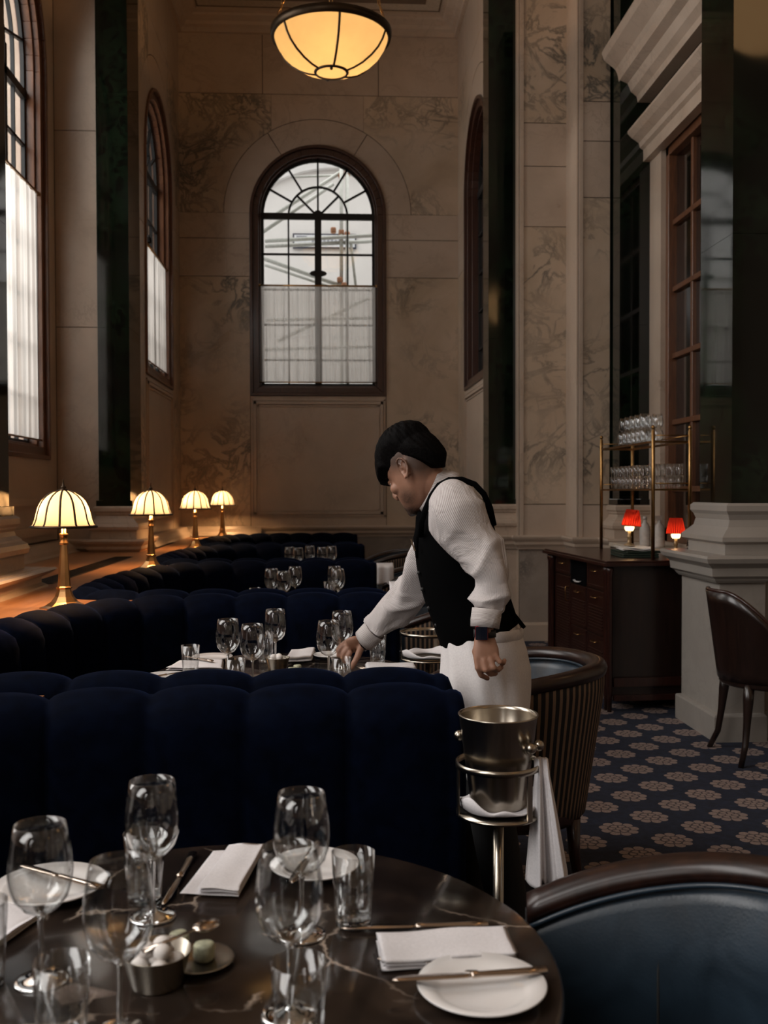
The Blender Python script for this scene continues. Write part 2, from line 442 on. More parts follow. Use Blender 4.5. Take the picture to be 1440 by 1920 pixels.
stone_wall('wall_back', fback, XL - 0.02, XR + 0.02, XC)
YC = 10.55
stone_wall('wall_left', fleft, 9.30, YB, YC)
stone_wall('wall_right', fright, 9.70, YB, YC)

# --------------------------------------------------------------- arched windows
def arch_pts(c, z0, zs, r, n=24):
    return [(c - r, z0), (c - r, zs)] + arc(c, zs, r, PI, 0, n)[1:-1] + [(c + r, zs), (c + r, z0)]
def bar(b, fn, p, q, w, d0, d1, mi=0):
    p = Vector(p); q = Vector(q); d = (q - p).normalized(); nn = Vector((-d.y, d.x)) * w/2
    b.prism([tuple(p + nn), tuple(p - nn), tuple(q - nn), tuple(q + nn)], fn, d0, d1, mi)
def ringband(b, fn, c, z0, zs, ro, ri, d0, d1, mi=0, n=24, base=True):
    ob = arch_pts(c, z0, zs, ro, n); ib = arch_pts(c, z0 + (ro - ri if base else 0), zs, ri, n)
    m = len(ob)
    for k in range(m - 1):
        b.prism([ob[k], ob[k+1], ib[k+1], ib[k]], fn, d0, d1, mi)
    if base: b.prism([ob[-1], ob[0], ib[0], ib[-1]], fn, d0, d1, mi)
def arched_window(idx, fn, c, z0, zs, r, rod, wood_mat, pane='pane', curtain=True, hubs=2, full=True):
    b = MB()
    fwd = 0.19 * r / 0.813 if r < 1 else 0.16
    # stepped wooden reveal
    ringband(b, fn, c, z0, zs, r, r - 0.035, -0.02, 0.175)
    ringband(b, fn, c, z0 + 0.035, zs, r - 0.035, r - 0.105, 0.012, 0.175)
    ringband(b, fn, c, z0 + 0.105, zs, r - 0.105, r - 0.128, 0.06, 0.175)
    fr = struct(b.build('window_%d' % idx, wood_mat, bevel=0.004))
    g = MB(); gi = r - 0.128; D0, D1 = 0.13, 0.16
    ringband(g, fn, c, z0 + 0.128, zs, gi, gi - 0.032, D0, D1)
    big = r > 1; full_zs = zs
    if big:
        ts = 4.72
        bar(g, fn, (c - gi, ts), (c + gi, ts), 0.075, D0 - 0.01, D1)
        for zz in (4.30, 3.88, 3.46, 3.04, 2.62, 2.2): bar(g, fn, (c - gi, zz), (c + gi, zz), 0.022, D0, D1)
        for sx in (-1, 1):
            bar(g, fn, (c + sx*0.44, z0 + 0.14), (c + sx*0.44, zs), 0.06, D0 - 0.01, D1); bar(g, fn, (c + sx*0.69, z0 + 0.14), (c + sx*0.69, zs), 0.022, D0, D1)
        bar(g, fn, (c, z0 + 0.14), (c, zs), 0.022, D0, D1)
        for rr_, ww in ((0.44, 0.06), (0.69, 0.022)):
            ia = arc(c, zs, rr_, 0, PI, 20)
            for k in range(20): bar(g, fn, ia[k], ia[k+1], ww, D0, D1)
        for a in (14, 40, 65, 90, 115, 140, 166): bar(g, fn, (c + 0.44*math.cos(R(a)), zs + 0.44*math.sin(R(a))), (c + gi*math.cos(R(a)), zs + gi*math.sin(R(a))), 0.022, D0, D1)
        g.build('iron_glazing_bars', 'iron', fr)
    else:
     bar(g, fn, (c - gi, zs), (c + gi, zs), 0.075, D0 - 0.01, D1)
     hub = arc(c, zs + 0.02, 0.055, 0, 2*PI, 16)[:-1]; g.prism(hub, fn, D0 - 0.012, D1)
     ri = gi * 0.52
     ia = arc(c, zs, ri, 0, PI, 20)
     for k in range(20): bar(g, fn, ia[k], ia[k+1], 0.022, D0, D1)
     for a in (29, 58, 90, 122, 151): bar(g, fn, (c + ri*math.cos(R(a)), zs + ri*math.sin(R(a))), (c + gi*math.cos(R(a)), zs + gi*math.sin(R(a))), 0.022, D0, D1)
     for a in (45, 90, 135): bar(g, fn, (c, zs), (c + ri*math.cos(R(a)), zs + ri*math.sin(R(a))), 0.022, D0, D1)
     bar(g, fn, (c, z0 + 0.14), (c, zs), 0.082, D0 - 0.01, D1)
     for sx in (-1, 1): bar(g, fn, (c + sx*ri, z0 + 0.14), (c + sx*ri, zs), 0.02, D0, D1)
     nz = max(3, round((zs - z0) / 0.56)) if r < 1 else 4
     for k in range(1, 6):
         zz = zs - 0.03 - k * (0.425 if r < 1 else 0.62)
         if zz > z0 + 0.25: bar(g, fn, (c - gi, zz), (c + gi, zz), 0.022, D0, D1)
     g.build('iron_glazing_bars', 'iron', fr)
    h = MB()
    for sx in (-1, 1):
        h.prism([(c + sx*0.04, rod + 0.20), (c + sx*0.085, rod + 0.185), (c + sx*0.105, rod + 0.165), (c + sx*0.085, rod + 0.145), (c + sx*0.04, rod + 0.13)][::sx], fn, D0 - 0.04, D0)
    h.build('window_latch', 'iron', fr)
    q = MB(); q.prism(arch_pts(c, z0 + 0.13, zs, gi - 0.01), fn, D1 - 0.014, D1 - 0.010)
    q.build('glass_pane', pane, fr)
    if curtain:
        cr = MB(); n = 260; w2 = r - 0.125; cz0 = z0 + 0.17
        rnd = random.Random(idx); ph = [rnd.random()*6.28 for _ in range(6)]
        rows = []
        for j in range(9):
            tt = j/8; row = []
            for k in range(n+1):
                s = k/n; x = c - w2 + 2*w2*s
                a = 0.010*math.sin(s*95 + ph[0]) + 0.007*math.sin(s*157 + ph[1] + tt*1.3) + 0.006*math.sin(s*41 + ph[2] - tt)
                row.append(fn(x, cz0 + (rod - cz0)*tt, 0.050 + a*(1 - 0.4*tt)))
            rows.append(row)
        cr.loft(rows, 0, closed=False)
        co = tag(cr.build('cafe_curtain', 'curtain'), CURT[idx], 'curtain', 'sheer half curtains of the arched windows')
        rr = MB(); rr.tube([fn(c - w2 - 0.015, rod + 0.004, 0.036), fn(c + w2 + 0.015, rod + 0.004, 0.036)], 0.011, 10)
        r2 = MB(); r2.tube([fn(c - w2 - 0.015, cz0 - 0.004, 0.036), fn(c + w2 + 0.015, cz0 - 0.004, 0.036)], 0.008, 10)
        for sx in (-1, 1): rr.ball(fn(c + sx*(w2 + 0.015), rod + 0.004, 0.036), 0.018, 6)
        rr.build('curtain_rod', M['brass'], co); r2.build('lower_rod', M['brass'], co)
    return fr
CURT = {1: 'sheer white half curtain on the end wall window above the panel',
        2: 'narrow sheer half curtain of the alcove side window above the lamps',
        3: 'tall bright sheer curtain of the big left window', 5: '', 6: ''}
arched_window(1, fback, XC, SILL, SPR, RW, 3.87, 'frame_dark')
arched_window(2, fleft, YC, SILL, SPR, RW, 3.87, 'frame_wood')
arched_window(3, fwall, 7.58, 1.68, 4.93, 1.10, 3.91, 'frame_wood')
arched_window(4, fright, YC, SILL, SPR, RW, 3.87, 'frame_dark', 'dark_pane', curtain=False)
b = MB(); b.box((XR + 0.5, 9.5, 2.2), (XR + 0.56, 11.6, 5.9)); struct(b.build('wall_dark_backing', 'shade_plaster'))  # added dark panel, closes the side window against the bright sky

# --------------------------------------------------------------- left wall with the tall windows (the nearer ones are beside and behind the camera)
b = MB(); BAY = 3.95; T0, T1 = 0.0, 0.5
ys = [7.58 - BAY*k for k in range(4)]
edges = [8.93] + [7.58 - BAY*(k + 0.5) for k in range(3)] + [-6.5]
for k, yc in enumerate(ys):
    hi, lo = edges[k], edges[k+1]; r = 1.10; z0 = 1.68; zs = 4.93
    b.prism([(hi, 0), (hi, HC), (yc, HC)] + arc(yc, zs, r, PI/2, 0, 16) + [(yc + r, 0)], fwall, T0, T1)
    b.prism([(lo, HC), (lo, 0), (yc - r, 0)] + [(yc - r, zs)] + arc(yc, zs, r, PI, PI/2, 16)[1:] + [(yc, HC)], fwall, T0, T1)
    b.prism([(yc - r, 0), (yc + r, 0), (yc + r, z0), (yc - r, z0)], fwall, T0, T1)
    # stool band under the window
    b.prism([(yc - r - 0.05, 1.30), (yc + r + 0.05, 1.30), (yc + r + 0.05, 1.36), (yc - r - 0.05, 1.36)], fwall, -0.03, 0.01)
    b.prism([(yc - r - 0.05, 1.05), (yc + r + 0.05, 1.05), (yc + r + 0.05, 1.12), (yc - r - 0.05, 1.12)], fwall, -0.02, 0.01)
struct(b.build('wall_window_side', 'stone'))

# wall pieces that face the camera, in blocks
def block_face(b, x0, x1, y, zs, mats, th=0.5):
    b.box((x0, y + 0.006, 0), (x1, y + th, HC), 1)
    for k in range(len(zs) - 1):
        g = 0.004
        b.box((x0 + 0.0005, y, zs[k] + g), (x1 - 0.0005, y + 0.02, zs[k+1] - g), mats[k])
b = MB(); zb = [0, 0.9, 2.86, 4.58, HC]
block_face(b, XW, -2.00, 8.95, zb, [4, 0, 0, 0])
b.box((-2.95, 8.94, 0), (XW, 9.45, HC), 1)
b.box((-2.10, 9.3, 0), (XL - 0.42, 9.6, HC), 1); b.box((-2.94, 9.44, 0), (-2.2, 9.60, HC), 1)
# right side: three stepped pilasters
zr = [0, 0.9, 1.28, 3.86, 4.75, 5.28, HC]
mr = [4, 0, 2, 0, 0, 2]
for x0, x1, y, zz in ((1.79, 2.24, 9.25, [0, .9, 1.28, 3.87, 4.43, 4.83, HC]), (2.24, 2.52, 8.82, [0, .9, 1.28, 4.02, 4.52, 4.87, HC])):
    block_face(b, x0, x1, y, zz, mr, 0.7)
for x, y0, y1 in ((1.79, 9.25, 9.75), (2.24, 8.82, 9.26)):
    b.box((x - 0.012, y0 + 0.03, 0), (x + 0.01, y1, HC), 0)
for x, y in ((1.79, 9.25), (2.24, 8.82)):           # slim edge fillets
    b.box((x, y - 0.012, 0.98), (x + 0.035, y + 0.01, HC), 0)
b.box((1.99, 9.70, 0), (2.6, 9.9, HC), 1)
struct(b.build('wall_pilasters', ['stone', 'groove', 'veined', 'stone', 'dado']))

# --------------------------------------------------------------- green marble columns on moulded bases
def column(x0, x1, y0, y1, ped=None, plainbase=False, name='marble_pilaster', base=1.28, label='', out=(1, 1, 1)):
    t = thing(name, label, 'column', ((x0+x1)/2, (y0+y1)/2, 0))
    ox, oy = (x0+x1)/2, (y0+y1)/2
    b = MB(); zj = [base + 0.05, 2.85, 4.9, HC]
    for k in range(3): b.box((x0-ox, y0-oy, zj[k]+0.001), (x1-ox, y1-oy, zj[k+1]-0.001))
    b.box((x0-ox-0.02, y0-oy-0.02, base), (x1-ox+0.02, y1-oy+0.02, base+0.05))
    b.build('shaft', 'green', t)
    path = [(x0-ox, y0-oy), (x0-ox, y1-oy), (x1-ox, y1-oy), (x1-ox, y0-oy)]
    path = path[::-1]
    prof = [(-0.05, base), (0.03, base), (0.045, base-0.015), (0.045, base-0.045), (0.032, base-0.06), (0.032, base-0.07), (0.02, base-0.085),
            (0.028, base-0.11), (0.05, base-0.13), (0.055, base-0.14), (0.075, base-0.155), (0.085, base-0.18), (0.08, base-0.205), (0.06, base-0.215),
            (0.06, 0.985), (-0.05, 0.985)]
    if plainbase: return t
    b = MB(); b.mould([Vector(p) for p in path], [(-o if False else o, z) for o, z in prof], closed=True)
    b.build('moulded_base', 'white_stone' if ped == 'w' else 'stone', t)
    return t
CAPP = [(-0.02, 0.99), (0.075, 0.99), (0.08, 0.975), (0.072, 0.955), (0.055, 0.935), (0.05, 0.93), (0.05, 0.905), (0.03, 0.885), (0.022, 0.87), (0.022, 0.86), (-0.02, 0.86)]
column(-2.02, -1.745, 8.90, 9.42, label='dark green marble pilaster behind the second lamp, left of the alcove')
column(-2.35, -1.735, 4.93, 5.52, label='dark green marble pilaster cut by the left edge of the picture')
column(1.52, 1.785, 9.40, 9.72, label='dark green marble pilaster right of the alcove, above the waiter')
column(2.535, 2.82, 8.57, 9.1, label='dark green marble pilaster behind the brass glass rack')
column(2.27, 3.66, 5.50, 5.98, ped='w', plainbase=True, label='wide dark green marble pier on a pale base at the right edge')

# stone dado cap round the walls, one run
b = MB()
# travel so that 'right of travel' is into the room
b.mould([(XW, 5.7), (XW, 8.95), (-2.06, 8.95), (-2.06, 8.84), (-1.685, 8.84), (-1.685, 9.44), (XL, 9.44), (XL, YB), (XR, YB), (XR, 9.74), (1.45, 9.74), (1.45, 9.33), (1.79, 9.33), (1.79, 9.24), (2.24, 9.24), (2.24, 8.81), (2.47, 8.81), (2.47, 8.5), (XD, 8.5)], CAPP)
b.mould([(-1.70, 4.80), (-1.70, 5.60), (XW, 5.60)][::-1] if False else [(XW, 4.84), (-1.665, 4.84), (-1.665, 5.60), (XW, 5.60)], CAPP)
b2 = b
struct(b.build('trim_1', 'stone'))
b = MB()
b.box((-2.06, 8.84, 0.0), (-1.685, 9.44, 0.985)); b.box((1.45, 9.33, 0), (1.8, 9.74, 0.985)); b.box((2.47, 8.50, 0), (2.9, 9.1, 0.985))
b.box((XW - 0.1, 4.84, 0), (-1.665, 5.60, 0.985))
# stepped foot of the near left pedestal standing on the ledge
b.mould([(XW, 4.84), (-1.665, 4.84), (-1.665, 5.60), (XW, 5.60)], [(-0.02, 0.99), (0.12, 0.985), (0.13, 0.975), (0.10, 0.955), (0.06, 0.935), (0.06, 0.905), (0.085, 0.89), (0.09, 0.88), (-0.02, 0.88)])
struct(b.build('trim_2', 'stone'))
# bronze ventilation strip set into the dado under the big left window
b = MB(); b.box((XW - 0.0, 6.05, 0.992), (XW + 0.055, 8.8, 0.996))
struct(b.build('trim_3', 'grille'))

# pale pedestal of the right pier
t = thing('pier_pedestal', 'pale stone pedestal of the right pier, behind the mahogany chair', 'pedestal', (2.15, 5.42, 0))
b = MB()
b.box((0.03, 0.03, 0.14), (0.30, 0.62, 0.93)); b.box((0.22, 0.10, 0.14), (1.5, 0.55, 0.95)); b.build('block', 'white_stone', t, bevel=0.006)
b = MB(); pth = [(1.5, 0.10), (0.27, 0.10), (0.27, 0.02), (0.02, 0.02), (0.02, 0.60), (0.3, 0.60)][::-1]
b.mould(pth, [(-0.1, 1.045), (0.095, 1.045), (0.10, 1.03), (0.09, 1.005), (0.065, 0.985), (0.055, 0.975), (0.05, 0.93), (0.03, 0.915), (0.025, 0.905), (0.012, 0.89), (-0.1, 0.89)], mi=0)
b.build('cornice', 'white_stone', t)
b = MB(); b.mould(pth, [(-0.1, 0.155), (0.0, 0.155), (0.02, 0.15), (0.025, 0.14), (0.025, 0.0), (-0.1, 0)])
b.box((0.0, 0.0, 0), (0.3, 0.61, 0.14)); b.box((0.27, 0.1, 0), (1.5, 0.55, 0.14))
b.build('skirting', 'white_stone', t)
b = MB(); b.box((0.40, 0.085, 0.28), (0.62, 0.11, 0.80)); b.box((0.43, 0.075, 0.31), (0.59, 0.1, 0.77)); b.build('raised_panel', 'white_stone', t)
b = MB(); b.mould([(1.5, 0.08), (0.12, 0.08), (0.12, 0.555), (0.3, 0.555)][::-1], [(-0.1, 1.335), (0.03, 1.335), (0.045, 1.32), (0.045, 1.29), (0.03, 1.27), (0.02, 1.24), (0.03, 1.2), (0.06, 1.17), (0.085, 1.145), (0.085, 1.12), (0.06, 1.105), (0.06, 1.04), (-0.1, 1.04)])
b.build('column_base', 'white_stone', t)

# --------------------------------------------------------------- right wall, its wooden window, header and cornice
b = MB()
b.box((XD, 8.28, 0), (XD + 0.06, 8.62, 4.28)); b.box((XD, 6.05, 4.28), (XD + 0.4, 8.62, HC), 1); b.box((XD, 6.05, 0), (XD + 0.06, 6.45, 4.28)); b.box((XD, 6.05, 0), (XD + 0.3, 8.6, 0.98), 0)
struct(b.build('wall_casing', ['stone', 'green']))
b = MB()      # projecting header over the window, and the great cornice above it
b.mould([(XD, 8.60), (XD, 6.1)][::1], [(-0.02, 4.52), (0.20, 4.52), (0.20, 4.50), (0.16, 4.46), (0.10, 4.42), (0.09, 4.38), (0.06, 4.36), (0.06, 4.26), (-0.02, 4.26)])
b.mould([(XD, 8.60), (XD, 6.1)], [(-0.02, 5.24), (0.40, 5.24), (0.42, 5.20), (0.40, 5.14), (0.30, 5.06), (0.28, 5.02), (0.27, 4.96), (0.20, 4.93), (0.17, 4.86), (0.12, 4.82), (0.11, 4.77), (-0.02, 4.77)])
struct(b.build('trim_4', 'stone'))
b = MB(); yy0, yy1 = 6.45, 8.28; X0 = XD + 0.10
b.box((X0 - 0.06, yy1 - 0.07, 0.98), (X0 + 0.1, yy1, 4.28)); b.box((X0 - 0.06, yy0, 0.98), (X0 + 0.1, yy0 + 0.07, 4.28)); b.box((X0 - 0.06, yy0, 4.20), (X0 + 0.1, yy1, 4.28)); b.box((X0 - 0.06, yy0, 0.98), (X0 + 0.1, yy1, 1.1))
wf = struct(b.build('window_5', 'frame_wood', bevel=0.006))
b = MB()
n = 4; dy = (yy1 - yy0 - 0.14) / n
for k in range(1, n):
    y = yy0 + 0.07 + dy*k; b.box((X0 - 0.02, y - 0.022 - (0.02 if k == 2 else 0), 1.1), (X0 + 0.05, y + 0.022 + (0.02 if k == 2 else 0), 4.2))
z = 4.2 - 0.56
while z > 1.2:
    b.box((X0 - 0.025, yy0 + 0.07, z - 0.022), (X0 + 0.05, yy1 - 0.07, z + 0.022)); z -= 0.555
b.build('glazing_bars', 'frame_wood', wf, bevel=0.005)
b = MB(); b.box((X0 + 0.01, yy0 + 0.07, 1.1), (X0 + 0.014, yy1 - 0.07, 4.2)); b.build('glass_pane', 'dark_pane', wf)
b = MB(); b.box((XD + 0.9, 6.0, 0), (XD + 0.96, 8.9, HC), 0); b.box((XD + 0.3, 8.58, 0), (XD + 0.9, 8.64, HC)); struct(b.build('wall_inner_corridor', 'plaster'))

# --------------------------------------------------------------- shell: floor, ceiling, far walls
t = NT('navy_carpet_with_tan_rosettes'); g = t.geo(); sp = t.n('SeparateXYZ', i={0: g})
def cell(off):
    fx = t.math('SUBTRACT', t.math('FRACT', t.math('ADD', t.math('DIVIDE', sp.outputs[0], 0.35), 10 + off + 0.063)), 0.5)
    fy = t.math('SUBTRACT', t.math('FRACT', t.math('ADD', t.math('DIVIDE', sp.outputs[1], 0.29), 10 + off + 0.51)), 0.5)
    x = t.math('MULTIPLY', fx, 0.35); y = t.math('MULTIPLY', fy, 0.29)
    r = t.math('SQRT', t.math('ADD', t.math('MULTIPLY', x, x), t.math('MULTIPLY', y, y)))
    a = t.math('ARCTAN2', y, x)
    def petals(nn, r0, r1, ph):
        lobe = t.math('ABSOLUTE', t.math('COSINE', t.math('ADD', t.math('MULTIPLY', a, nn/2), ph)))
        rim = t.math('ADD', r0, t.math('MULTIPLY', t.math('POWER', lobe, 0.4), r1))
        inside = t.math('LESS_THAN', r, rim)
        gap = t.math('GREATER_THAN', t.math('MULTIPLY', lobe, r), 0.011)
        return inside, gap, rim
    i1, g1, rim1 = petals(9, 0.056, 0.027, 0.0)
    i2, g2, rim2 = petals(6, 0.030, 0.012, 0.3)
    core = t.math('LESS_THAN', r, 0.012)
    edge2 = t.math('GREATER_THAN', t.math('SUBTRACT', r, rim2), 0.008)
    outer = t.math('MULTIPLY', t.math('MULTIPLY', i1, g1), edge2)
    inner = t.math('MULTIPLY', t.math('MULTIPLY', i2, g2), t.math('GREATER_THAN', r, 0.016))
    return t.math('MAXIMUM', core, t.math('MAXIMUM', outer, inner)), i1
ma, ia = cell(0.0); mb_, ib_ = cell(0.5)
k = t.math('MAXIMUM', ma, mb_); kin = t.math('MAXIMUM', ia, ib_)
nz = t.noise(g, 160, 3); n2 = t.noise(g, 26, 4)
navy = t.ramp(n2, [(0.35, (0.004, 0.006, 0.016)), (0.65, (0.010, 0.015, 0.036))])
tan = t.ramp(nz, [(0.3, (0.17, 0.125, 0.11)), (0.7, (0.29, 0.215, 0.185))])
c1 = t.mix(kin, navy, (0.050, 0.038, 0.042)); c2 = t.mix(k, c1, tan)
M['carpet'] = t.fin(t.pbr(c2, 0.95, 0, t.bump(nz, 0.5, 0.004)))
b = MB(); b.box((-4.0, -6.6, -0.1), (7.6, 12.5, 0.0)); struct(b.build('floor', 'carpet'))
b = MB(); b.box((-3.0, -6.6, HC), (7.6, 12.5, HC + 0.1)); struct(b.build('ceiling', 'plaster'))
b = MB(); b.box((-3.0, -6.7, 0), (7.6, -6.5, HC)); struct(b.build('wall_rear', 'plaster'))
b = MB(); b.box((7.4, -6.6, 0), (7.6, 12.5, HC)); struct(b.build('wall_far_right', 'plaster'))
b = MB(); b.box((3.66, 5.75, 0), (7.4, 6.1, HC)); b.box((XD + 0.3, 6.02, 0.98), (XD + 1.0, 6.1, HC)); struct(b.build('wall_pier_side', 'plaster'))
b = MB(); b.box((XD, 8.6, 0), (7.4, 8.8, HC)); b.box((2.0, 9.8, 0), (2.2, 12.4, HC)); struct(b.build('wall_partition', 'plaster'))
# alcove cornice and coffered ceiling
b = MB()
b.mould([(XL, 9.75), (XL, YB), (XR, YB), (XR, 9.75)], [(-0.02, 7.035), (0.24, 7.035), (0.24, 6.995), (0.20, 6.985), (0.185, 6.965), (0.11, 6.93), (0.09, 6.90), (0.05, 6.88), (0.045, 6.83), (-0.02, 6.83)])
struct(b.build('trim_5', 'stone'))
b = MB(); b.box((XL, 9.72, 7.03), (XR, YB, 7.10)); struct(b.build('ceiling_alcove', 'plaster'))
b = MB()  # shade of the groove and coffer recess, drawn as thin dark boxes
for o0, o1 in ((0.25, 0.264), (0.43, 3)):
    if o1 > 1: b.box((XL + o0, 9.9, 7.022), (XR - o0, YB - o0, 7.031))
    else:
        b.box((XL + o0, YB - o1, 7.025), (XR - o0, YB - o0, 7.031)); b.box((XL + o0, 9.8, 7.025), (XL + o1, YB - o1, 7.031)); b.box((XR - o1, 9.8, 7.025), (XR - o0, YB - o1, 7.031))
struct(b.build('trim_6', 'shade_plaster'))

# --------------------------------------------------------------- wooden ledge behind the banquettes
def path_points(ctrl, step=0.02):
    """Catmull-Rom through 2-D control points, resampled evenly"""
    c = [Vector(p) for p in ctrl]; c = [c[0]*2 - c[1]] + c + [c[-1]*2 - c[-2]]
    out = []
    for i in range(1, len(c) - 2):
        p0, p1, p2, p3 = c[i-1:i+3]
        for k in range(20):
            t = k/20
            out.append(0.5*((2*p1) + (p2-p0)*t + (2*p0-5*p1+4*p2-p3)*t*t + (3*p1-p0-3*p2+p3)*t**3))
    out.append(c[-2])
    res = [out[0]]; acc = 0
    for a, b in zip(out, out[1:]):
        L = (b-a).length; pos = step - acc
        while pos <= L:
            res.append(a.lerp(b, pos/L)); pos += step
        acc = (acc + L) % step if pos > L else 0
        acc = L - (pos - step)
    return res

BY = [0.44, 2.72, 5.0, 7.28, 9.56]
BCTRL = [(0.64, 0), (0.2, 0), (-0.3, 0), (-0.66, 0.0), (-0.86, 0.03), (-0.955, 0.20), (-0.975, 0.60), (-0.965, 1.0), (-0.92, 1.35), (-0.82, 1.68), (-0.66, 1.90), (-0.42, 2.03), (-0.1, 2.07), (0.2, 2.07), (0.64, 2.07)]
LZ = 0.88
t = thing('window_ledge', 'long orange-brown wooden ledge behind the banquettes, carrying the shaded lamps', 'ledge', (-1.75, 7, 0))
out = []
for y0 in BY:
    pts = path_points(BCTRL, 0.02); m_ = len(pts)
    for i, p in enumerate(pts):
        d = (pts[min(i+1, m_-1)] - pts[max(i-1, 0)]).normalized(); nn = Vector((d.y, -d.x)); q = p - nn*0.093
        if q.x < -0.42: out.append((q.x - 0.3, q.y + y0))
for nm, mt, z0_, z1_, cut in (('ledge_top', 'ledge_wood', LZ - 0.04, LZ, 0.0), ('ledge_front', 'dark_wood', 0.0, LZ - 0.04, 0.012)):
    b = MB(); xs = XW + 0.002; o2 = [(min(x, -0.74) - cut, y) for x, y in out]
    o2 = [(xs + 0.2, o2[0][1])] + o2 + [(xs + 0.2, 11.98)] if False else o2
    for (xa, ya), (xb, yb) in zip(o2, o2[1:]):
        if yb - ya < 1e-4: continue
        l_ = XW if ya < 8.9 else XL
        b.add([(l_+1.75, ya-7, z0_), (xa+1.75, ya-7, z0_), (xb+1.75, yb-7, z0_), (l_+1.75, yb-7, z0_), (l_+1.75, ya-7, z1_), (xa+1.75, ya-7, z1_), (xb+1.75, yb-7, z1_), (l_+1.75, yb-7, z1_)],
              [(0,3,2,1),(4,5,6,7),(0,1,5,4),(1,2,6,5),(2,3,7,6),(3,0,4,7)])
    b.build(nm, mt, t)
for (y0, y1) in ((-3.6, -2.3), (-1.2, 1.15), (2.2, 3.4)):
    b = MB(); b.box((0.02, y0, LZ), (0.17, y1, LZ + 0.003)); n = int((y1-y0)/0.03)
    for k in range(n): b.box((0.03, y0 + 0.01 + k*0.03, LZ + 0.003), (0.16, y0 + 0.02 + k*0.03, LZ + 0.006))
    b.build('vent_grille', 'grille', t)
# pale stone skirt of the ledge against the walls
b = MB(); b.mould([(XW + 0.0, 5.7), (XW, 8.95)], [(-0.02, 0.99), (0.10, 0.985), (0.11, 0.97), (0.16, 0.925), (0.17, 0.90), (0.20, 0.885), (0.20, 0.88), (-0.02, 0.88)])
b.mould([(XL, 9.46), (XL, YB), (-0.8, YB)], [(-0.02, 0.99), (0.08, 0.985), (0.09, 0.96), (0.12, 0.925), (0.13, 0.90), (0.14, 0.885), (0.14, 0.88), (-0.02, 0.88)])
struct(b.build('baseboard_left', 'stone'))
b = MB(); b.mould([(1.79, 9.24), (2.24, 9.24), (2.24, 8.81), (2.47, 8.81), (2.47, 8.5), (XD, 8.5), (XD, 6.4)], [(-0.01, 0.17), (0.03, 0.17), (0.04, 0.15), (0.04, 0), (-0.01, 0)])
b.mould([(0.3, YB), (XR, YB), (XR, 9.74)], [(-0.01, 0.17), (0.03, 0.17), (0.04, 0.15), (0.04, 0), (-0.01, 0)])
struct(b.build('baseboard_right', 'stone'))

# --------------------------------------------------------------- the street outside
M['render_white'] = plain('pale_facade_render', (0.82, 0.80, 0.78), 0.9, 0, 0.02, 3)
M['facade_stone'] = plain('facade_stone', (0.80, 0.79, 0.78), 0.9, 0, 0.05, 4)
M['galv'] = plain('galvanised_tube', (0.62, 0.64, 0.60), 0.6, 0.0)
M['rust'] = plain('rusty_coupler', (0.50, 0.24, 0.13), 0.7, 0.2)
M['sign_blue'] = plain('sign_dark_border', (0.03, 0.035, 0.06), 0.5)
M['sign_white'] = plain('sign_white_enamel', (0.75, 0.77, 0.80), 0.5)
M['sign_grey'] = plain('sign_grey_mark', (0.30, 0.31, 0.36), 0.5)
FY = 17.0
t = thing('street_building', 'pale building facade across the street, seen through the end window', 'building', (0, FY, 0))
b = MB(); b.box((-0.72 - 0.35, 0, -1), (6, 0.3, 12)); b.build('facade', 'render_white', t)
b = MB(); b.box((-6, 0.5, -1), (-1.05, 0.8, 12)); b.box((-6, 0.42, 5.2), (-1.08, 0.5, 5.35)); b.box((-6, 0.42, 4.3), (-1.08, 0.5, 4.36)); b.build('side_bay', 'facade_stone', t)
b = MB(); b.prism(arc(0.15, 4.6, 2.6, R(20), R(155), 24) + arc(0.15, 4.6, 2.25, R(155), R(20), 24), lambda a, bb, d: (a, d, bb), -0.12, 0.02, 0); b.build('arch_band', 'facade_stone', t)
sg = thing('street_sign', 'dark bordered white name board on the facade behind the scaffold tubes', 'sign', (0, FY - 0.02, 0))
a0 = P(549, 438, FY - 0.03); a1 = P(668, 467, FY - 0.03)
b = MB(); b.box((a0.x, -0.03, a1.z), (a1.x, 0, a0.z)); b.build('board', 'sign_blue', sg)
b = MB(); b.box((a0.x + .025, -0.036, a1.z + .025), (a1.x - .025, -0.03, a0.z - .025)); b.build('face', 'sign_white', sg)
wd = a1.x - a0.x; hh = a0.z - a1.z
for zz in (0.16, 0.72):
    b = MB(); b.box((a0.x + .06, -0.039, a1.z + hh*zz), (a0.x + wd*0.22, -0.036, a1.z + hh*(zz + .12))); b.build('dark_band', 'sign_grey', sg)
for k in range(9):
    b = MB(); b.box((a0.x + wd*(0.30 + 0.06*k), -0.039, a1.z + hh*0.38), (a0.x + wd*(0.335 + 0.06*k), -0.036, a1.z + hh*(0.58 + 0.04*(k % 2)))); b.build('letter', 'sign_grey', sg)
sc = thing('scaffold', 'grey tube scaffold standing outside the end window', 'scaffold', (0, 14.6, 0))
SY = 14.6
def sl(u, v, y=SY): p = P(u, v, y); return (p.x, p.y - SY, p.z)
rnd = random.Random(3)
for (p, q, r_) in (((640, 300), (640, 560), .028), ((651, 300), (651, 900), .028), ((497, 452), (710, 441), .028), ((497, 462), (710, 452), .028),
                   ((493, 435), (625, 345), .028), ((505, 410), (640, 322), .028), ((495, 485), (650, 540), .03), ((497, 497), (640, 545), .022), ((658, 455), (668, 545), .022),
                   ((545, 332), (660, 328), .016), ((500, 600), (706, 596), .028), ((520, 640), (690, 560), .028), ((497, 655), (708, 650), .028)):
    b = MB(); b.tube([sl(*p, SY + rnd.uniform(-.1, .1)), sl(*q, SY + rnd.uniform(-.1, .1))], r_, 10); b.build('tube', 'galv', sc)
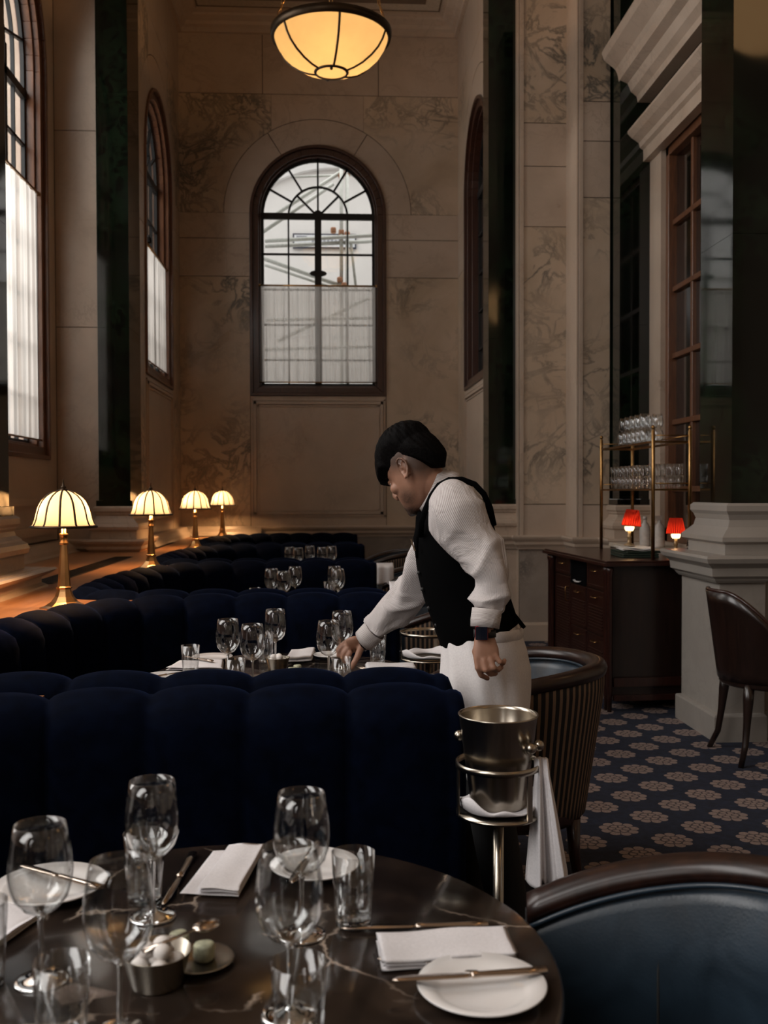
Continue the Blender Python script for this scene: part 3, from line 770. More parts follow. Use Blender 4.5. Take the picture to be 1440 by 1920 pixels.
for u, v in ((640, 436), (651, 440), (640, 330), (651, 325), (625, 432), (637, 525), (645, 535)):
    b = MB(); p = sl(u, v); b.box((p[0]-.04, -.05, p[2]-.04), (p[0]+.04, .05, p[2]+.04)); b.build('coupler', 'rust', sc, bevel=0.02)
b = MB(); b.box((-9, 12.6, -1.2), (8, 34, -1.0)); b.box((-9, -12, -1.2), (-3.2, 12.6, -1.0)); struct(b.build('pavement', 'facade_stone'))
for u in (640, 651):
    q_ = P(u, 560, SY); b = MB(); b.tube([(q_.x, 0.05, q_.z), (q_.x, 0.05, -1.0)], .028, 10); b.build('tube', 'galv', sc)
t = thing('roadside_building', 'pale stone building across the street beyond the big left window', 'building', (-9, 18, 0))
b = MB(); b.box((-0.3, -14, -1), (0, 16, 9)); b.build('facade', 'facade_stone', t)
for k in range(7):
    b = MB(); b.box((0, -12 + k*4, 3.2), (0.05, -10.2 + k*4, 6.0)); b.box((0, -12 + k*4, -0.4), (0.05, -10.2 + k*4, 2.0)); b.build('window', 'grille', t)
# ================================================================ FURNITURE
BT = 0.925
def banquette(y0, label, first=False):
    """C-shaped channel-tufted banquette; y0 = depth of the front face of its near back"""
    t = thing('banquette', label, 'sofa', (-0.3, y0, 0), 0, 'navy velvet banquettes')
    # crest of the back (inner side of travel = left, towards the table)
    X = 0.34 + 0.3
    ctrl = BCTRL
    pts = path_points(ctrl, 0.0125)
    n = len(pts); Wc = 0.246; rings = []
    tot = n*0.0125
    for i, p in enumerate(pts):
        d = (pts[min(i+1, n-1)] - pts[max(i-1, 0)]).normalized(); nn = Vector((d.y, -d.x))   # right of travel = toward table here
        s = i*0.0125
        so = s if s < tot/2 else tot - s
        ph = ((so - 0.055) / Wc) % 1.0
        puff = math.sqrt(max(0.0, 1 - (2*ph - 1)**2))
        end = min(1.0, s/0.06, (tot - s)/0.06) if True else 1
        end = max(0.0, end); e = math.sqrt(max(0, 1 - (1 - end)**2))
        top = BT - 0.032*(1 - puff) - 0.055*(1 - e)
        inn = 0.105 + 0.030*puff
        inn *= (0.35 + 0.65*e)
        # profile across the back: + = toward the table
        prof = [(-0.085, 0.0), (-0.085, 0.55), (-0.085, top - 0.10), (-0.078, top - 0.05), (-0.060, top - 0.022), (-0.03, top - 0.006), (0.0, top), (0.035, top - 0.004),
                (0.07, top - 0.018), (inn*0.86, top - 0.042), (inn, top - 0.085), (inn*1.03, top - 0.16), (inn*1.02, top - 0.30), (inn, 0.45), (inn*0.9, 0.30), (inn*0.9, 0.0)]
        flare = 1.0
        rings.append([Vector((p.x + nn.x*o*flare, p.y + nn.y*o*flare, z)) for o, z in prof])
    b = MB(); b.loft(rings, 0, (True, True), True, True); b.build('channelled_backrest', 'velvet', t)
    # seat inside the C
    inner = [Vector((p.x, p.y)) for p in pts]
    rings = []
    for i in range(0, n, 4):
        p = pts[i]; d = (pts[min(i+1, n-1)] - pts[max(i-1, 0)]).normalized(); nn = Vector((d.y, -d.x))
        rings.append([Vector((p.x + nn.x*o, p.y + nn.y*o, z)) for o, z in ((0.10, 0.30), (0.10, 0.43), (0.30, 0.455), (0.50, 0.455), (0.55, 0.44), (0.565, 0.40), (0.555, 0.30))])
    b = MB(); b.loft(rings, 0, (True, True), True, True); b.build('seat_cushion', 'velvet', t)
    rings = []
    for i in range(0, n, 4):
        p = pts[i]; d = (pts[min(i+1, n-1)] - pts[max(i-1, 0)]).normalized(); nn = Vector((d.y, -d.x))
        rings.append([Vector((p.x + nn.x*o, p.y + nn.y*o, z)) for o, z in ((0.02, 0.0), (0.02, 0.31), (0.50, 0.31), (0.50, 0.0))])
    b = MB(); b.loft(rings, 0, (True, True), True, False); b.build('plinth', 'dark_wood', t)
    return t
BL = ['navy velvet banquette nearest the camera, its long back right behind the nearest table',
      'navy velvet banquette around the table the waiter is setting',
      'navy velvet banquette third from the camera, around the third table',
      'navy velvet banquette second from the end wall, around the fourth table',
      'navy velvet banquette furthest back, right under the end wall']
for k in range(5): banquette(BY[k], BL[k])

M['rim_wood'] = wood('polished_dark_rim_wood', (0.010, 0.004, 0.003), (0.028, 0.010, 0.006), 0.34, (6, 6, 6), 0.12)
# ---- marble tables
t = NT('dark_brown_marble_inlay'); g = t.geo()
w_ = t.noise(g, 5, 5, 0, 0.6, out=1); wv = t.n('MixRGB', i={0: 0.10, 1: g, 2: w_}).outputs[0]
pv = t.n('TexVoronoi', feature='F1', i={'Scale': 3.6}); t.t.links.new(g, pv.inputs['Vector'])
sp = t.n('SeparateColor', i={0: pv.outputs['Color']})
base = t.ramp(t.noise(wv, 7, 6, 1.0), [(0.32, (0.010, 0.007, 0.006)), (0.55, (0.026, 0.018, 0.014)), (0.74, (0.055, 0.036, 0.026))])
tone = t.ramp(sp.outputs[0], [(0.55, (1, 1, 1)), (0.62, (2.6, 2.3, 2.1)), (0.66, (1, 1, 1))])
lite = t.math('GREATER_THAN', sp.outputs[0], 0.72)
c1 = t.mix(lite, base, t.ramp(t.noise(wv, 10, 6, 1.5), [(0.35, (0.06, 0.042, 0.033)), (0.6, (0.17, 0.13, 0.11)), (0.75, (0.36, 0.32, 0.30))]))
vo = t.n('TexVoronoi', feature='DISTANCE_TO_EDGE', i={'Scale': 5.0}); t.t.links.new(wv, vo.inputs['Vector'])
ve = t.ramp(vo.outputs[0], [(0.0, (1, 1, 1)), (0.016, (0, 0, 0))])
ms = t.ramp(t.noise(g, 4.5, 2), [(0.5, (0, 0, 0)), (0.6, (1, 1, 1))])
vm = t.mix(1.0, ve, ms, 'MULTIPLY')
vf = t.n('RGBToBW', i={0: vm}).outputs[0]
c2 = t.mix(vf, c1, (0.50, 0.40, 0.32))
M['table_marble'] = t.fin(t.pbr(c2, 0.16, 0, None, **{'Coat Weight': 0.3, 'Coat Roughness': 0.08}))
TR = 0.487; TZ = 0.745
def table(x, y, label):
    t = thing('marble_table', label, 'table', (x, y, 0), 0, 'round marble tables')
    b = MB(); b.lathe([(0.001, TZ - 0.028), (TR - 0.02, TZ - 0.028), (TR - 0.004, TZ - 0.02), (TR, TZ - 0.012), (TR - 0.002, TZ - 0.004), (TR - 0.008, TZ), (0.001, TZ)], 96, caps=(False, False)); b.build('tabletop', 'table_marble', t)
    b = MB(); b.lathe([(0.001, 0), (0.24, 0), (0.24, 0.015), (0.10, 0.04), (0.045, 0.08), (0.04, 0.6), (0.10, 0.70), (0.20, TZ - 0.028), (0.001, TZ - 0.028)], 32, caps=(False, False)); b.build('pedestal', 'bronze', t)
    return t
TX = -0.165; TY = [1.395, 3.61, 5.86, 8.1]
TL = ['round dark brown marble table nearest the camera, fully set', 'round dark marble table the waiter reaches over', 'round dark marble table third from the camera', 'round dark marble table furthest back']
for y, l in zip(TY, TL): table(TX, y, l)

# ---- barrel armchairs (face -X)
def barrel_chair(loc, rz, label, r=0.33):
    t = thing('barrel_chair', label, 'chair', loc, rz, 'striped barrel armchairs')
    N = 72
    A0 = 140     # half opening towards +-: arms end at this angle from the back
    def prof(a):            # a in degrees from the back (0) to the arm fronts
        k = abs(a)/A0
        top = 0.795 - 0.115 * k**3.2
        rx = r
        return top, rx
    out, inn, rim = [], [], []
    def plan(a, rr, z):
        if abs(a) <= 90: th = R(a); return Vector((rr*math.cos(th), rr*math.sin(th), z))
        kk = (abs(a) - 90)/(A0 - 90); return Vector((-0.27*kk*(rr/r)**0.3, math.copysign(rr*(1 - 0.12*kk*kk), a), z))
    outer, inner, rimr, pip = [], [], [], []
    for k in range(N+1):
        a = -A0 + 2*A0*k/N; top, rx = prof(a)
        outer.append([plan(a, rx*(0.80 + 0.20*min(1, s*1.15)) , 0.27 + (top - 0.02 - 0.27)*s) for s in [j/10 for j in range(11)]])
        inner.append([plan(a, (rx - 0.045 - 0.022*math.sin(PI*min(1, s*1.0)) )*(0.86 + 0.14*s), 0.40 + (top - 0.03 - 0.40)*s) for s in [j/10 for j in range(11)]])
        c = plan(a, rx - 0.018, top); aa_ = max(-100, min(100, a)); nn = Vector((math.cos(R(aa_)), math.sin(R(aa_)), 0))
        ring = []
        for (o, z) in ((-0.036, -0.03), (-0.038, -0.008), (-0.026, 0.008), (0.0, 0.014), (0.026, 0.006), (0.034, -0.012), (0.028, -0.032)):
            ring.append(c + nn*o + Vector((0, 0, z)))
        rimr.append(ring)
        pip.append(plan(a, rx - 0.062, top - 0.028))
    b = MB(); b.loft(outer, 0, (False, False), False, True, ulen=1)
    # stripes run up the shell: uv.x must count along the curve
    b.uv = [[(vv, uu) for uu, vv in q] if q else None for q in b.uv]
    b.uv = [[(x*62, y) for x, y in q] if q else None for q in b.uv]
    b.build('striped_shell', 'stripe', t, solid=0.012)
    b = MB(); b.loft(inner, 0, (False, False), False, True); b.build('leather_lining', 'leather', t, solid=0.015)
    b = MB(); b.loft(rimr, 0, (True, True), True, True); b.build('wooden_rim', 'rim_wood', t)
    b = MB(); b.tube(pip, 0.005, 6); b.build('lining_piping', 'leather', t)
    b = MB()
    for aa in (-98, -35, 35, 98):
        top, rx = prof(aa); b.tube([plan(aa, (rx - 0.045 - 0.022*math.sin(PI*s) - 0.007)*(0.86 + 0.14*s), 0.42 + (top - 0.05 - 0.42)*s) for s in [j/8 for j in range(9)]], 0.003, 5)
    b.build('lining_seam', 'rubber', t)
    b = MB()
    prof2 = [(0.001, 0.34), (0.27, 0.34), (0.285, 0.36), (0.285, 0.42), (0.27, 0.45), (0.20, 0.465), (0.001, 0.47)]
    b.lathe(prof2, 40, (-0.03, 0, 0), sx=1.05, caps=(False, False)); b.build('seat_cushion', 'leather', t)
    b = MB(); b.lathe([(0.001, 0.25), (0.275, 0.25), (0.285, 0.27), (0.285, 0.345), (0.001, 0.345)], 40, (-0.02, 0, 0), caps=(False, False)); b.build('seat_frame', 'stripe' if False else 'mahogany', t)
    for sx, sy in ((-0.20, -0.2), (-0.20, 0.2), (0.19, -0.17), (0.19, 0.17)):
        b = MB(); b.tube([(sx, sy, 0.27), (sx*1.02, sy*1.02, 0.15), (sx*1.12, sy*1.1, 0.0)], [0.026, 0.02, 0.013], 10); b.build('leg', 'mahogany', t)
    return t
ch = barrel_chair((0.50, 1.375, 0), R(-20), 'blue leather barrel chair filling the lower right corner', 0.345)
barrel_chair((0.655, 3.57, 0), R(0), 'striped barrel chair with blue leather inside, right of the waiter\'s apron', 0.33)
for y, l in ((5.72, 'striped barrel chair seen past the waiter\'s far side, behind the second ice bucket stand'),
             (8.0, 'striped barrel chair with a draped white napkin, second row from the end wall'),
             (10.2, 'furthest striped barrel chair, its dark rim just in front of the end wall dado')):
    barrel_chair((0.66, y, 0), R(4), l, 0.33)

# ---- tableware
def wine_glass(loc, label, s=1.0, group='wine glasses on the marble tables', rz=0.0):
    t = thing('wine_glass', label, 'glass', loc, rz, group)
    b = MB()
    H = 0.215
    out = [(0.0345, H), (0.0385, H-0.02), (0.0420, H-0.045), (0.0432, H-0.062), (0.0418, H-0.080), (0.0360, H-0.099), (0.0250, H-0.113), (0.0120, H-0.121), (0.0050, H-0.124)]
    inn = [(r-0.0011, z) for r, z in out[:-2]] + [(0.010, H-0.119), (0.0005, H-0.1195)]
    b.lathe([(0.0005, H-0.124)] + out[::-1] + inn, 40, caps=(False, False)); b.build('bowl', 'glassware', t)
    b = MB(); b.lathe([(0.0005, H-0.1235), (0.0062, H-0.1232), (0.0042, H-0.130), (0.0036, 0.05), (0.0042, 0.02), (0.008, 0.010), (0.0005, 0.009)], 16, caps=(False, False)); b.build('stem', 'solid_glass', t)
    b = MB(); b.lathe([(0.0005, 0.0105), (0.008, 0.010), (0.016, 0.0055), (0.030, 0.003), (0.0355, 0.0024), (0.0362, 0.0014), (0.0355, 0.0004), (0.0005, 0.0004)], 40, caps=(False, False)); b.build('foot', 'solid_glass', t)
    return t
def tumbler(loc, label, group='tumblers on the marble tables'):
    t = thing('tumbler', label, 'glass', loc, 0, group)
    H = 0.112
    b = MB(); b.lathe([(0.0005, 0.0005), (0.0265, 0.0005), (0.0275, 0.003), (0.0295, 0.04), (0.0335, H), (0.0320, H), (0.0282, 0.04), (0.0262, 0.014), (0.0005, 0.0135)], 40, caps=(False, False)); b.build('wall', 'glassware', t)
    b = MB(); b.lathe([(0.0005, 0.001), (0.0255, 0.001), (0.0262, 0.003), (0.0264, 0.0115), (0.0005, 0.0125)], 32, caps=(False, False)); b.build('thick_base', 'solid_glass', t)
    return t
zr_ = TZ + 0.215
GW = [((75, 1545), 'wine glass at the far left of the nearest table, before the left plate'),
      ((285, 1463), 'wine glass in front of a tumbler, left of the oblique napkin on the nearest table'),
      ((222, 1614), 'wine glass just behind and left of the metal sugar bowl'),
      ((565, 1486), 'wine glass in front of the far bread plate on the nearest table'),
      ((542, 1588), 'wine glass behind the front centre tumbler'),
      ((427, 1158), 'left wine glass of the three on the waiter\'s table'), ((473, 1169), 'middle, nearest wine glass of the three on the waiter\'s table'),
      ((516, 1147), 'right, tallest looking wine glass of the three on the waiter\'s table'), ((616, 1165), 'wine glass touched by the waiter\'s fingers'),
      ((641, 1149), 'wine glass standing behind the waiter\'s fingers'),
      ((509, 1065), 'left wine glass of the third table'), ((532, 1070), 'lowest of the three left wine glasses of the third table'), ((553, 1061), 'third wine glass from the left on the third table'),
      ((627, 1062), 'right rear wine glass of the third table'), ((633, 1067), 'right front wine glass of the third table'),
      ((543, 1023), 'leftmost wine glass of the furthest table'), ((559, 1025), 'second wine glass from the left on the furthest table'), ((581, 1021), 'middle wine glass of the furthest table'),
      ((604, 1024), 'fourth wine glass from the left on the furthest table'), ((622, 1021), 'rightmost wine glass of the furthest table')]
g0 = None
YT = {5: 3.52, 6: 3.38, 7: 3.80, 8: 3.45, 9: 3.72}
for k, ((u, v), l) in enumerate(GW):
    p = PZ(u, v, zr_)
    if k >= 10:
        yy = (5.80, 5.62, 5.95, 5.95, 5.75, 8.05, 7.92, 8.2, 8.0, 8.15)[k-10]; p = P(u, v, yy)
    elif k >= 5: p = P(u, v, YT[k])
    if g0 is None: g0 = wine_glass((p.x, p.y, TZ), l)
    else: dup(g0, (p.x, p.y, TZ), k*0.7, l)
TU = [((270, 1561), None, 'tumbler standing behind the tallest wine glass of the nearest table'), ((115, 1800), None, 'tumbler at the bottom left of the picture'),
      ((560, 1802), None, 'tumbler in front at the bottom centre of the picture'), ((662, 1597), None, 'tumbler right of the far bread plate on the nearest table'),
      ((-34, 1690), None, 'tumbler cut off by the left edge of the picture'),
      ((357, 1210), 3.60, 'tumbler on the left of the waiter\'s table by a napkin'), ((441, 1229), 3.30, 'cloudy looking tumbler left of the middle glass on the waiter\'s table'),
      ((498, 1187), 3.88, 'tumbler at the back of the waiter\'s table behind the metal bowl'), ((640, 1224), 3.30, 'tumbler in front of the waiter\'s hand'),
      ((708, 1193), 3.80, 'tumbler behind the waiter\'s wrist'), ((478, 1096), 5.72, 'tumbler left of the glasses on the third table'),
      ((644, 1102), 5.55, 'tumbler right of the glasses on the third table'), ((617, 1090), 6.08, 'tumbler behind the right glasses on the third table'), ((640, 1045), 8.0, 'tumbler at the right of the furthest table')]
t0 = None
for k, ((u, v), yy, l) in enumerate(TU):
    p = P(u, v, yy) if yy else PZ(u, v, TZ + 0.112)
    if t0 is None: t0 = tumbler((p.x, p.y, TZ), l)
    else: dup(t0, (p.x, p.y, TZ), k*0.5, l)

def plate(loc, label, r=0.083):
    t = tag(MB().lathe([(0.0005, 0.001), (r*0.60, 0.001), (r*0.62, 0.003), (r*0.70, 0.0045), (r*0.97, 0.013), (r, 0.0155), (r*0.985, 0.0168), (r*0.70, 0.0085), (r*0.62, 0.0062), (0.0005, 0.0058)], 72, caps=(False, False)).build('side_plate', 'china', loc=loc), label, 'plate', 'white side plates')
    return t
PLT = [((903, 1850), None, 'white side plate with a knife across it, front right of the nearest table', 0.086), ((590, 1624), None, 'white side plate at the far edge of the nearest table', 0.078),
       ((95, 1661), None, 'white side plate at the left edge of the nearest table', 0.092), ((398, 1233), None, 'white side plate behind the napkin on the waiter\'s table', 0.080),
       ((312, 1269), None, 'white side plate at the near left rim of the waiter\'s table', 0.080), ((620, 1229), None, 'white side plate at the back of the waiter\'s table, behind the hand', 0.07)]
for (u, v), yy, l, r in PLT:
    p = PZ(u, v, TZ + 0.01); plate((p.x, p.y, TZ), l, r)

def napkin(corners, label, h=0.014, layers=3, fold=0):
    """folded linen napkin; four photo corners on the table (far-left, far-right, near-right, near-left)"""
    q = [PZ(u, v, TZ + 0.004) for u, v in corners]; c = sum(q, Vector())/4
    b = MB(); nx, ny = 26, 14; rnd = random.Random(len(label))
    for L in range(layers):
        z0 = 0.0008 + h*L/layers; z1 = h*(L+1)/layers - 0.0006
        ins = 0.0 if L % 2 == 0 else 0.006
        if fold and L == layers-1: pass
        top = []; 
        def pt(s, tt, z):
            s = ins*1.5 + s*(1 - ins*3) if L else s
            if fold and L >= 1: s = 0.30 + 0.70*s if fold == 1 else s
            a = q[0].lerp(q[1], s); d = q[3].lerp(q[2], s); p = a.lerp(d, tt)
            wv = 0.0012*math.sin(9*s + L*1.3) + 0.001*math.sin(7*tt + L)
            return Vector((p.x - c.x, p.y - c.y, z + wv*(L+1)/layers))
        rings = []
        for j in range(ny+1):
            tt = j/ny; row = []
            ed = min(1, tt/0.06, (1-tt)/0.06); e = math.sqrt(1-(1-ed)**2)
            for i in range(nx+1):
                s = i/nx; es = min(1, s/0.04, (1-s)/0.04); e2 = min(e, math.sqrt(1-(1-es)**2))
                row.append(pt(s, tt, (z0+z1)/2 + (z1-z0)/2*e2))
            for i in range(nx, -1, -1):
                s = i/nx; es = min(1, s/0.04, (1-s)/0.04); e2 = min(e, math.sqrt(1-(1-es)**2))
                row.append(pt(s, tt, (z0+z1)/2 - (z1-z0)/2*e2))
            rings.append(row)
        b.loft(rings, 0, (True, True), True, True)
    return tag(b.build('folded_napkin', 'linen', loc=(c.x, c.y, TZ)), label, 'napkin', 'folded white napkins')
napkin([(400, 1594), (496, 1591), (447, 1680), (337, 1674)], 'folded white napkin lying obliquely at the far side of the nearest table', 0.016, 3, 1)
napkin([(705, 1762), (948, 1747), (972, 1802), (716, 1820)], 'folded white napkin behind the plate with the knife', 0.016, 3)
napkin([(-70, 1686), (64, 1708), (72, 1722), (-40, 1800)], 'folded white napkin cut by the left edge of the picture', 0.014)
napkin([(335, 1243), (420, 1240), (418, 1256), (310, 1256)], 'folded white napkin under the left tumbler of the waiter\'s table', 0.014, 2)
napkin([(545, 1228), (592, 1222), (585, 1240), (535, 1243)], 'plump folded white napkin at the far side of the waiter\'s table', 0.026, 2)
napkin([(684, 1250), (778, 1251), (782, 1259), (686, 1260)], 'rolled white napkin at the right end of the waiter\'s table', 0.022, 1)

def knife(p0, p1, label, z=0.001, tilt=0.0, lz=0.0):
    """p0 = blade tip, p1 = handle end"""
    a, b_ = Vector(p0), Vector(p1); L = (b_ - a).length; d = (b_ - a).normalized()
    t = thing('table_knife', label, 'knife', (b_.x, b_.y, b_.z), math.atan2(-d.y, -d.x), 'table knives')
    sl_ = math.asin(max(-1, min(1, (a.z - b_.z)/L)))
    m = Matrix.Rotation(-sl_, 4, 'Y')
    b = MB(); hl = L*0.50
    rings = []
    for s, w, h in ((0.0, 0.005, 0.003), (0.01, 0.0085, 0.0045), (0.3, 0.0075, 0.004), (0.85, 0.006, 0.0036), (0.97, 0.0065, 0.0045), (1.0, 0.004, 0.0025)):
        rings.append([m @ Vector((hl*s, w*math.cos(2*PI*k/10), 0.004 + h*math.sin(2*PI*k/10))) for k in range(10)])
    b.loft(rings); b.build('handle', 'steel', t)
    b = MB(); bl = L - hl; rings = []
    for s, y0, y1, th in ((0, -0.004, 0.004, 0.0016), (0.08, -0.007, 0.0065, 0.0012), (0.4, -0.0095, 0.0065, 0.001), (0.75, -0.010, 0.006, 0.0009), (0.92, -0.008, 0.004, 0.0007), (1.0, -0.002, 0.001, 0.0004)):
        rings.append([m @ Vector((hl + bl*s, y, 0.004 + zz)) for y, zz in ((y0, 0), ((y0+y1)/2, -th), (y1, -th), (y1, th), ((y0+y1)/2, th))])
    b.loft(rings); b.build('blade', 'steel', t)
    return t
def fork(p0, p1, label):
    a, b_ = Vector(p0), Vector(p1); L = (b_ - a).length; d = (b_ - a).normalized()
    t = thing('table_fork', label, 'fork', (b_.x, b_.y, b_.z), math.atan2(-d.y, -d.x), 'table forks')
    b = MB(); b.tube([(0, 0, 0.004), (L*0.2, 0, 0.005), (L*0.5, 0, 0.008), (L*0.66, 0, 0.010)], [(0.009, 0.0015), (0.007, 0.0016), (0.0035, 0.0018), (0.004, 0.0018)], 10); b.build('handle', 'steel', t)
    b = MB()
    b.tube([(L*0.64, 0, 0.010), (L*0.70, 0, 0.007), (L*0.76, 0, 0.004), (L*0.80, 0, 0.003)], [(0.004, 0.0015), (0.011, 0.0012), (0.013, 0.001), (0.0125, 0.001)], 12)
    for k in range(4):
        y = -0.0098 + k*0.0065; b.tube([(L*0.78, y, 0.003), (L*0.90, y, 0.003), (L, y*0.95, 0.007)], [0.0022, 0.002, 0.0009], 6)
    b.build('tines', 'steel', t)
    return t
Z = TZ
def on(u, v, z=0.002): 
    p = PZ(u, v, TZ + z); return (p.x, p.y, TZ + z)
knife(on(735, 1843, 0.020), on(1025, 1824, 0.016), 'bronze-tinted knife lying across the front right plate')
knife(on(306, 1700, 0.001), on(362, 1603, 0.001), 'table knife left of the oblique napkin, its blade toward the camera')
fork(on(392, 1600, 0.001), on(345, 1668, 0.001), 'table fork between the oblique napkin and the knife') if False else None
knife(on(640, 1745, 0.001), on(915, 1737, 0.001), 'long table knife lying just behind the front napkin')
fork(on(712, 1800, 0.001), on(905, 1830, 0.0005), 'fork half hidden between the front napkin and the plate')
knife(on(36, 1626, 0.018), on(190, 1668, 0.016), 'butter knife across the left plate of the nearest table')
knife(on(548, 1660, 0.016), on(600, 1575, 0.016), 'butter knife across the far bread plate')
knife(on(345, 1232, 0.018), on(398, 1241, 0.018), 'butter knife on the rear plate of the waiter\'s table')
knife(on(340, 1262, 0.018), on(285, 1272, 0.018), 'butter knife on the near left plate of the waiter\'s table')
fork(on(672, 1252, 0.001), on(735, 1268, 0.001), 'fork beside the rolled napkin on the waiter\'s table')

# metal bowls with white sugar pieces, butter dish
def sugar_bowl(loc, label, s=1.0, n=11):
    t = thing('sugar_bowl', label, 'bowl', loc, 0, 'brushed metal sugar bowls')
    b = MB(); r = 0.047*s; h = 0.046*s
    b.lathe([(0.001, 0.0005), (r*0.68, 0.0005), (r*0.72, 0.003), (r*0.98, h), (r, h+0.001), (r*0.97, h+0.001), (r*0.69, 0.005), (0.001, 0.0045)], 56, caps=(False, False))
    b.build('bowl_wall', 'silver', t)
    rnd = random.Random(5)
    k = 0
    spots = []
    for ring, (cnt, rr, zz) in enumerate(((5, 0.55, 0.033), (1, 0.0, 0.036), (3, 0.30, 0.049))):
        for q in range(cnt):
            a = 2*PI*q/cnt + ring*0.6; spots.append((rr*r*math.cos(a), rr*r*math.sin(a), zz*s))
    for sp_ in spots:
        b = MB(); b.ball((0, 0, 0), 0.0125*s, 8, sz=0.85)
        tag(b.build('sugar_lump', 'sugar', loc=(loc[0]+sp_[0], loc[1]+sp_[1], loc[2]+sp_[2])), label.replace('brushed metal bowl', 'rounded white sugar lump in the metal bowl'), 'sugar', 'sugar lumps: ' + label[:30])
    return t
M['sugar'] = plain('white_sugar', (0.85, 0.80, 0.76), 0.7, 0, 0.02, 40, 0.3)
M['butter'] = plain('pale_green_herb_butter', (0.52, 0.52, 0.36), 0.6, 0, 0.2, 60, 0.4)
p = PZ(294, 1846, TZ); sugar_bowl((p.x, p.y, TZ), 'brushed metal bowl in front on the nearest table')
p = PZ(520, 1256, TZ); sugar_bowl((p.x, p.y, TZ), 'brushed metal bowl on the waiter\'s table')
p = PZ(375, 1806, TZ)
tag(MB().lathe([(0.0005, 0.001), (0.034, 0.001), (0.046, 0.006), (0.049, 0.0085), (0.046, 0.0085), (0.034, 0.0035), (0.0005, 0.003)], 48, caps=(False, False)).build('butter_dish', 'silver', loc=(p.x, p.y, TZ)), 'small round metal dish behind the sugar bowl holding pale green butter', 'dish')
def butter(u, v, yy, sx, rot, label):
    p = PZ(u, v, TZ + 0.004)
    b = MB(); b.lathe([(0.0005, 0), (0.0135, 0), (0.015, 0.003), (0.015, 0.019), (0.013, 0.022), (0.0005, 0.022)], 18, caps=(False, False), fn=lambda a, z: 1 + 0.06*math.sin(3*a + rot))
    tag(b.build('butter_pat', 'butter', loc=(p.x, p.y, TZ + 0.0042), rot=(0, 0, rot)), label, 'butter', 'herb butter pats')
butter(383, 1798, 0, 1, 0.3, 'pale green butter pat on the small dish, right of the sugar bowl')
butter(336, 1778, 0, 1, 1.3, 'pale green butter pat behind the sugar bowl')
butter(548, 1263, 0, 1, 0.3, 'pale butter pat right of the metal bowl on the waiter\'s table')
butter(558, 1258, 0, 1, 0.9, 'pale butter pat furthest right on the waiter\'s table')
# spoon lying over the bowl
a = Vector(on(268, 1788, 0.052)); e = Vector(on(405, 1742, 0.050))
t = thing('serving_spoon', 'small brass-tinted spoon resting across the sugar bowl', 'spoon', a, math.atan2(e.y-a.y, e.x-a.x)); L = (e-a).length
b = MB(); b.tube([(0, 0, 0.003), (L*0.3, 0, 0.005), (L*0.7, 0, 0.008)], [(0.006, 0.0015), (0.004, 0.0018), (0.0025, 0.002)], 10); b.build('handle', 'steel', t)
b = MB(); b.ball((L*0.86, 0, 0.008), 0.016, 10, sx=1.35, sz=0.35); b.build('spoon_bowl', 'steel', t)

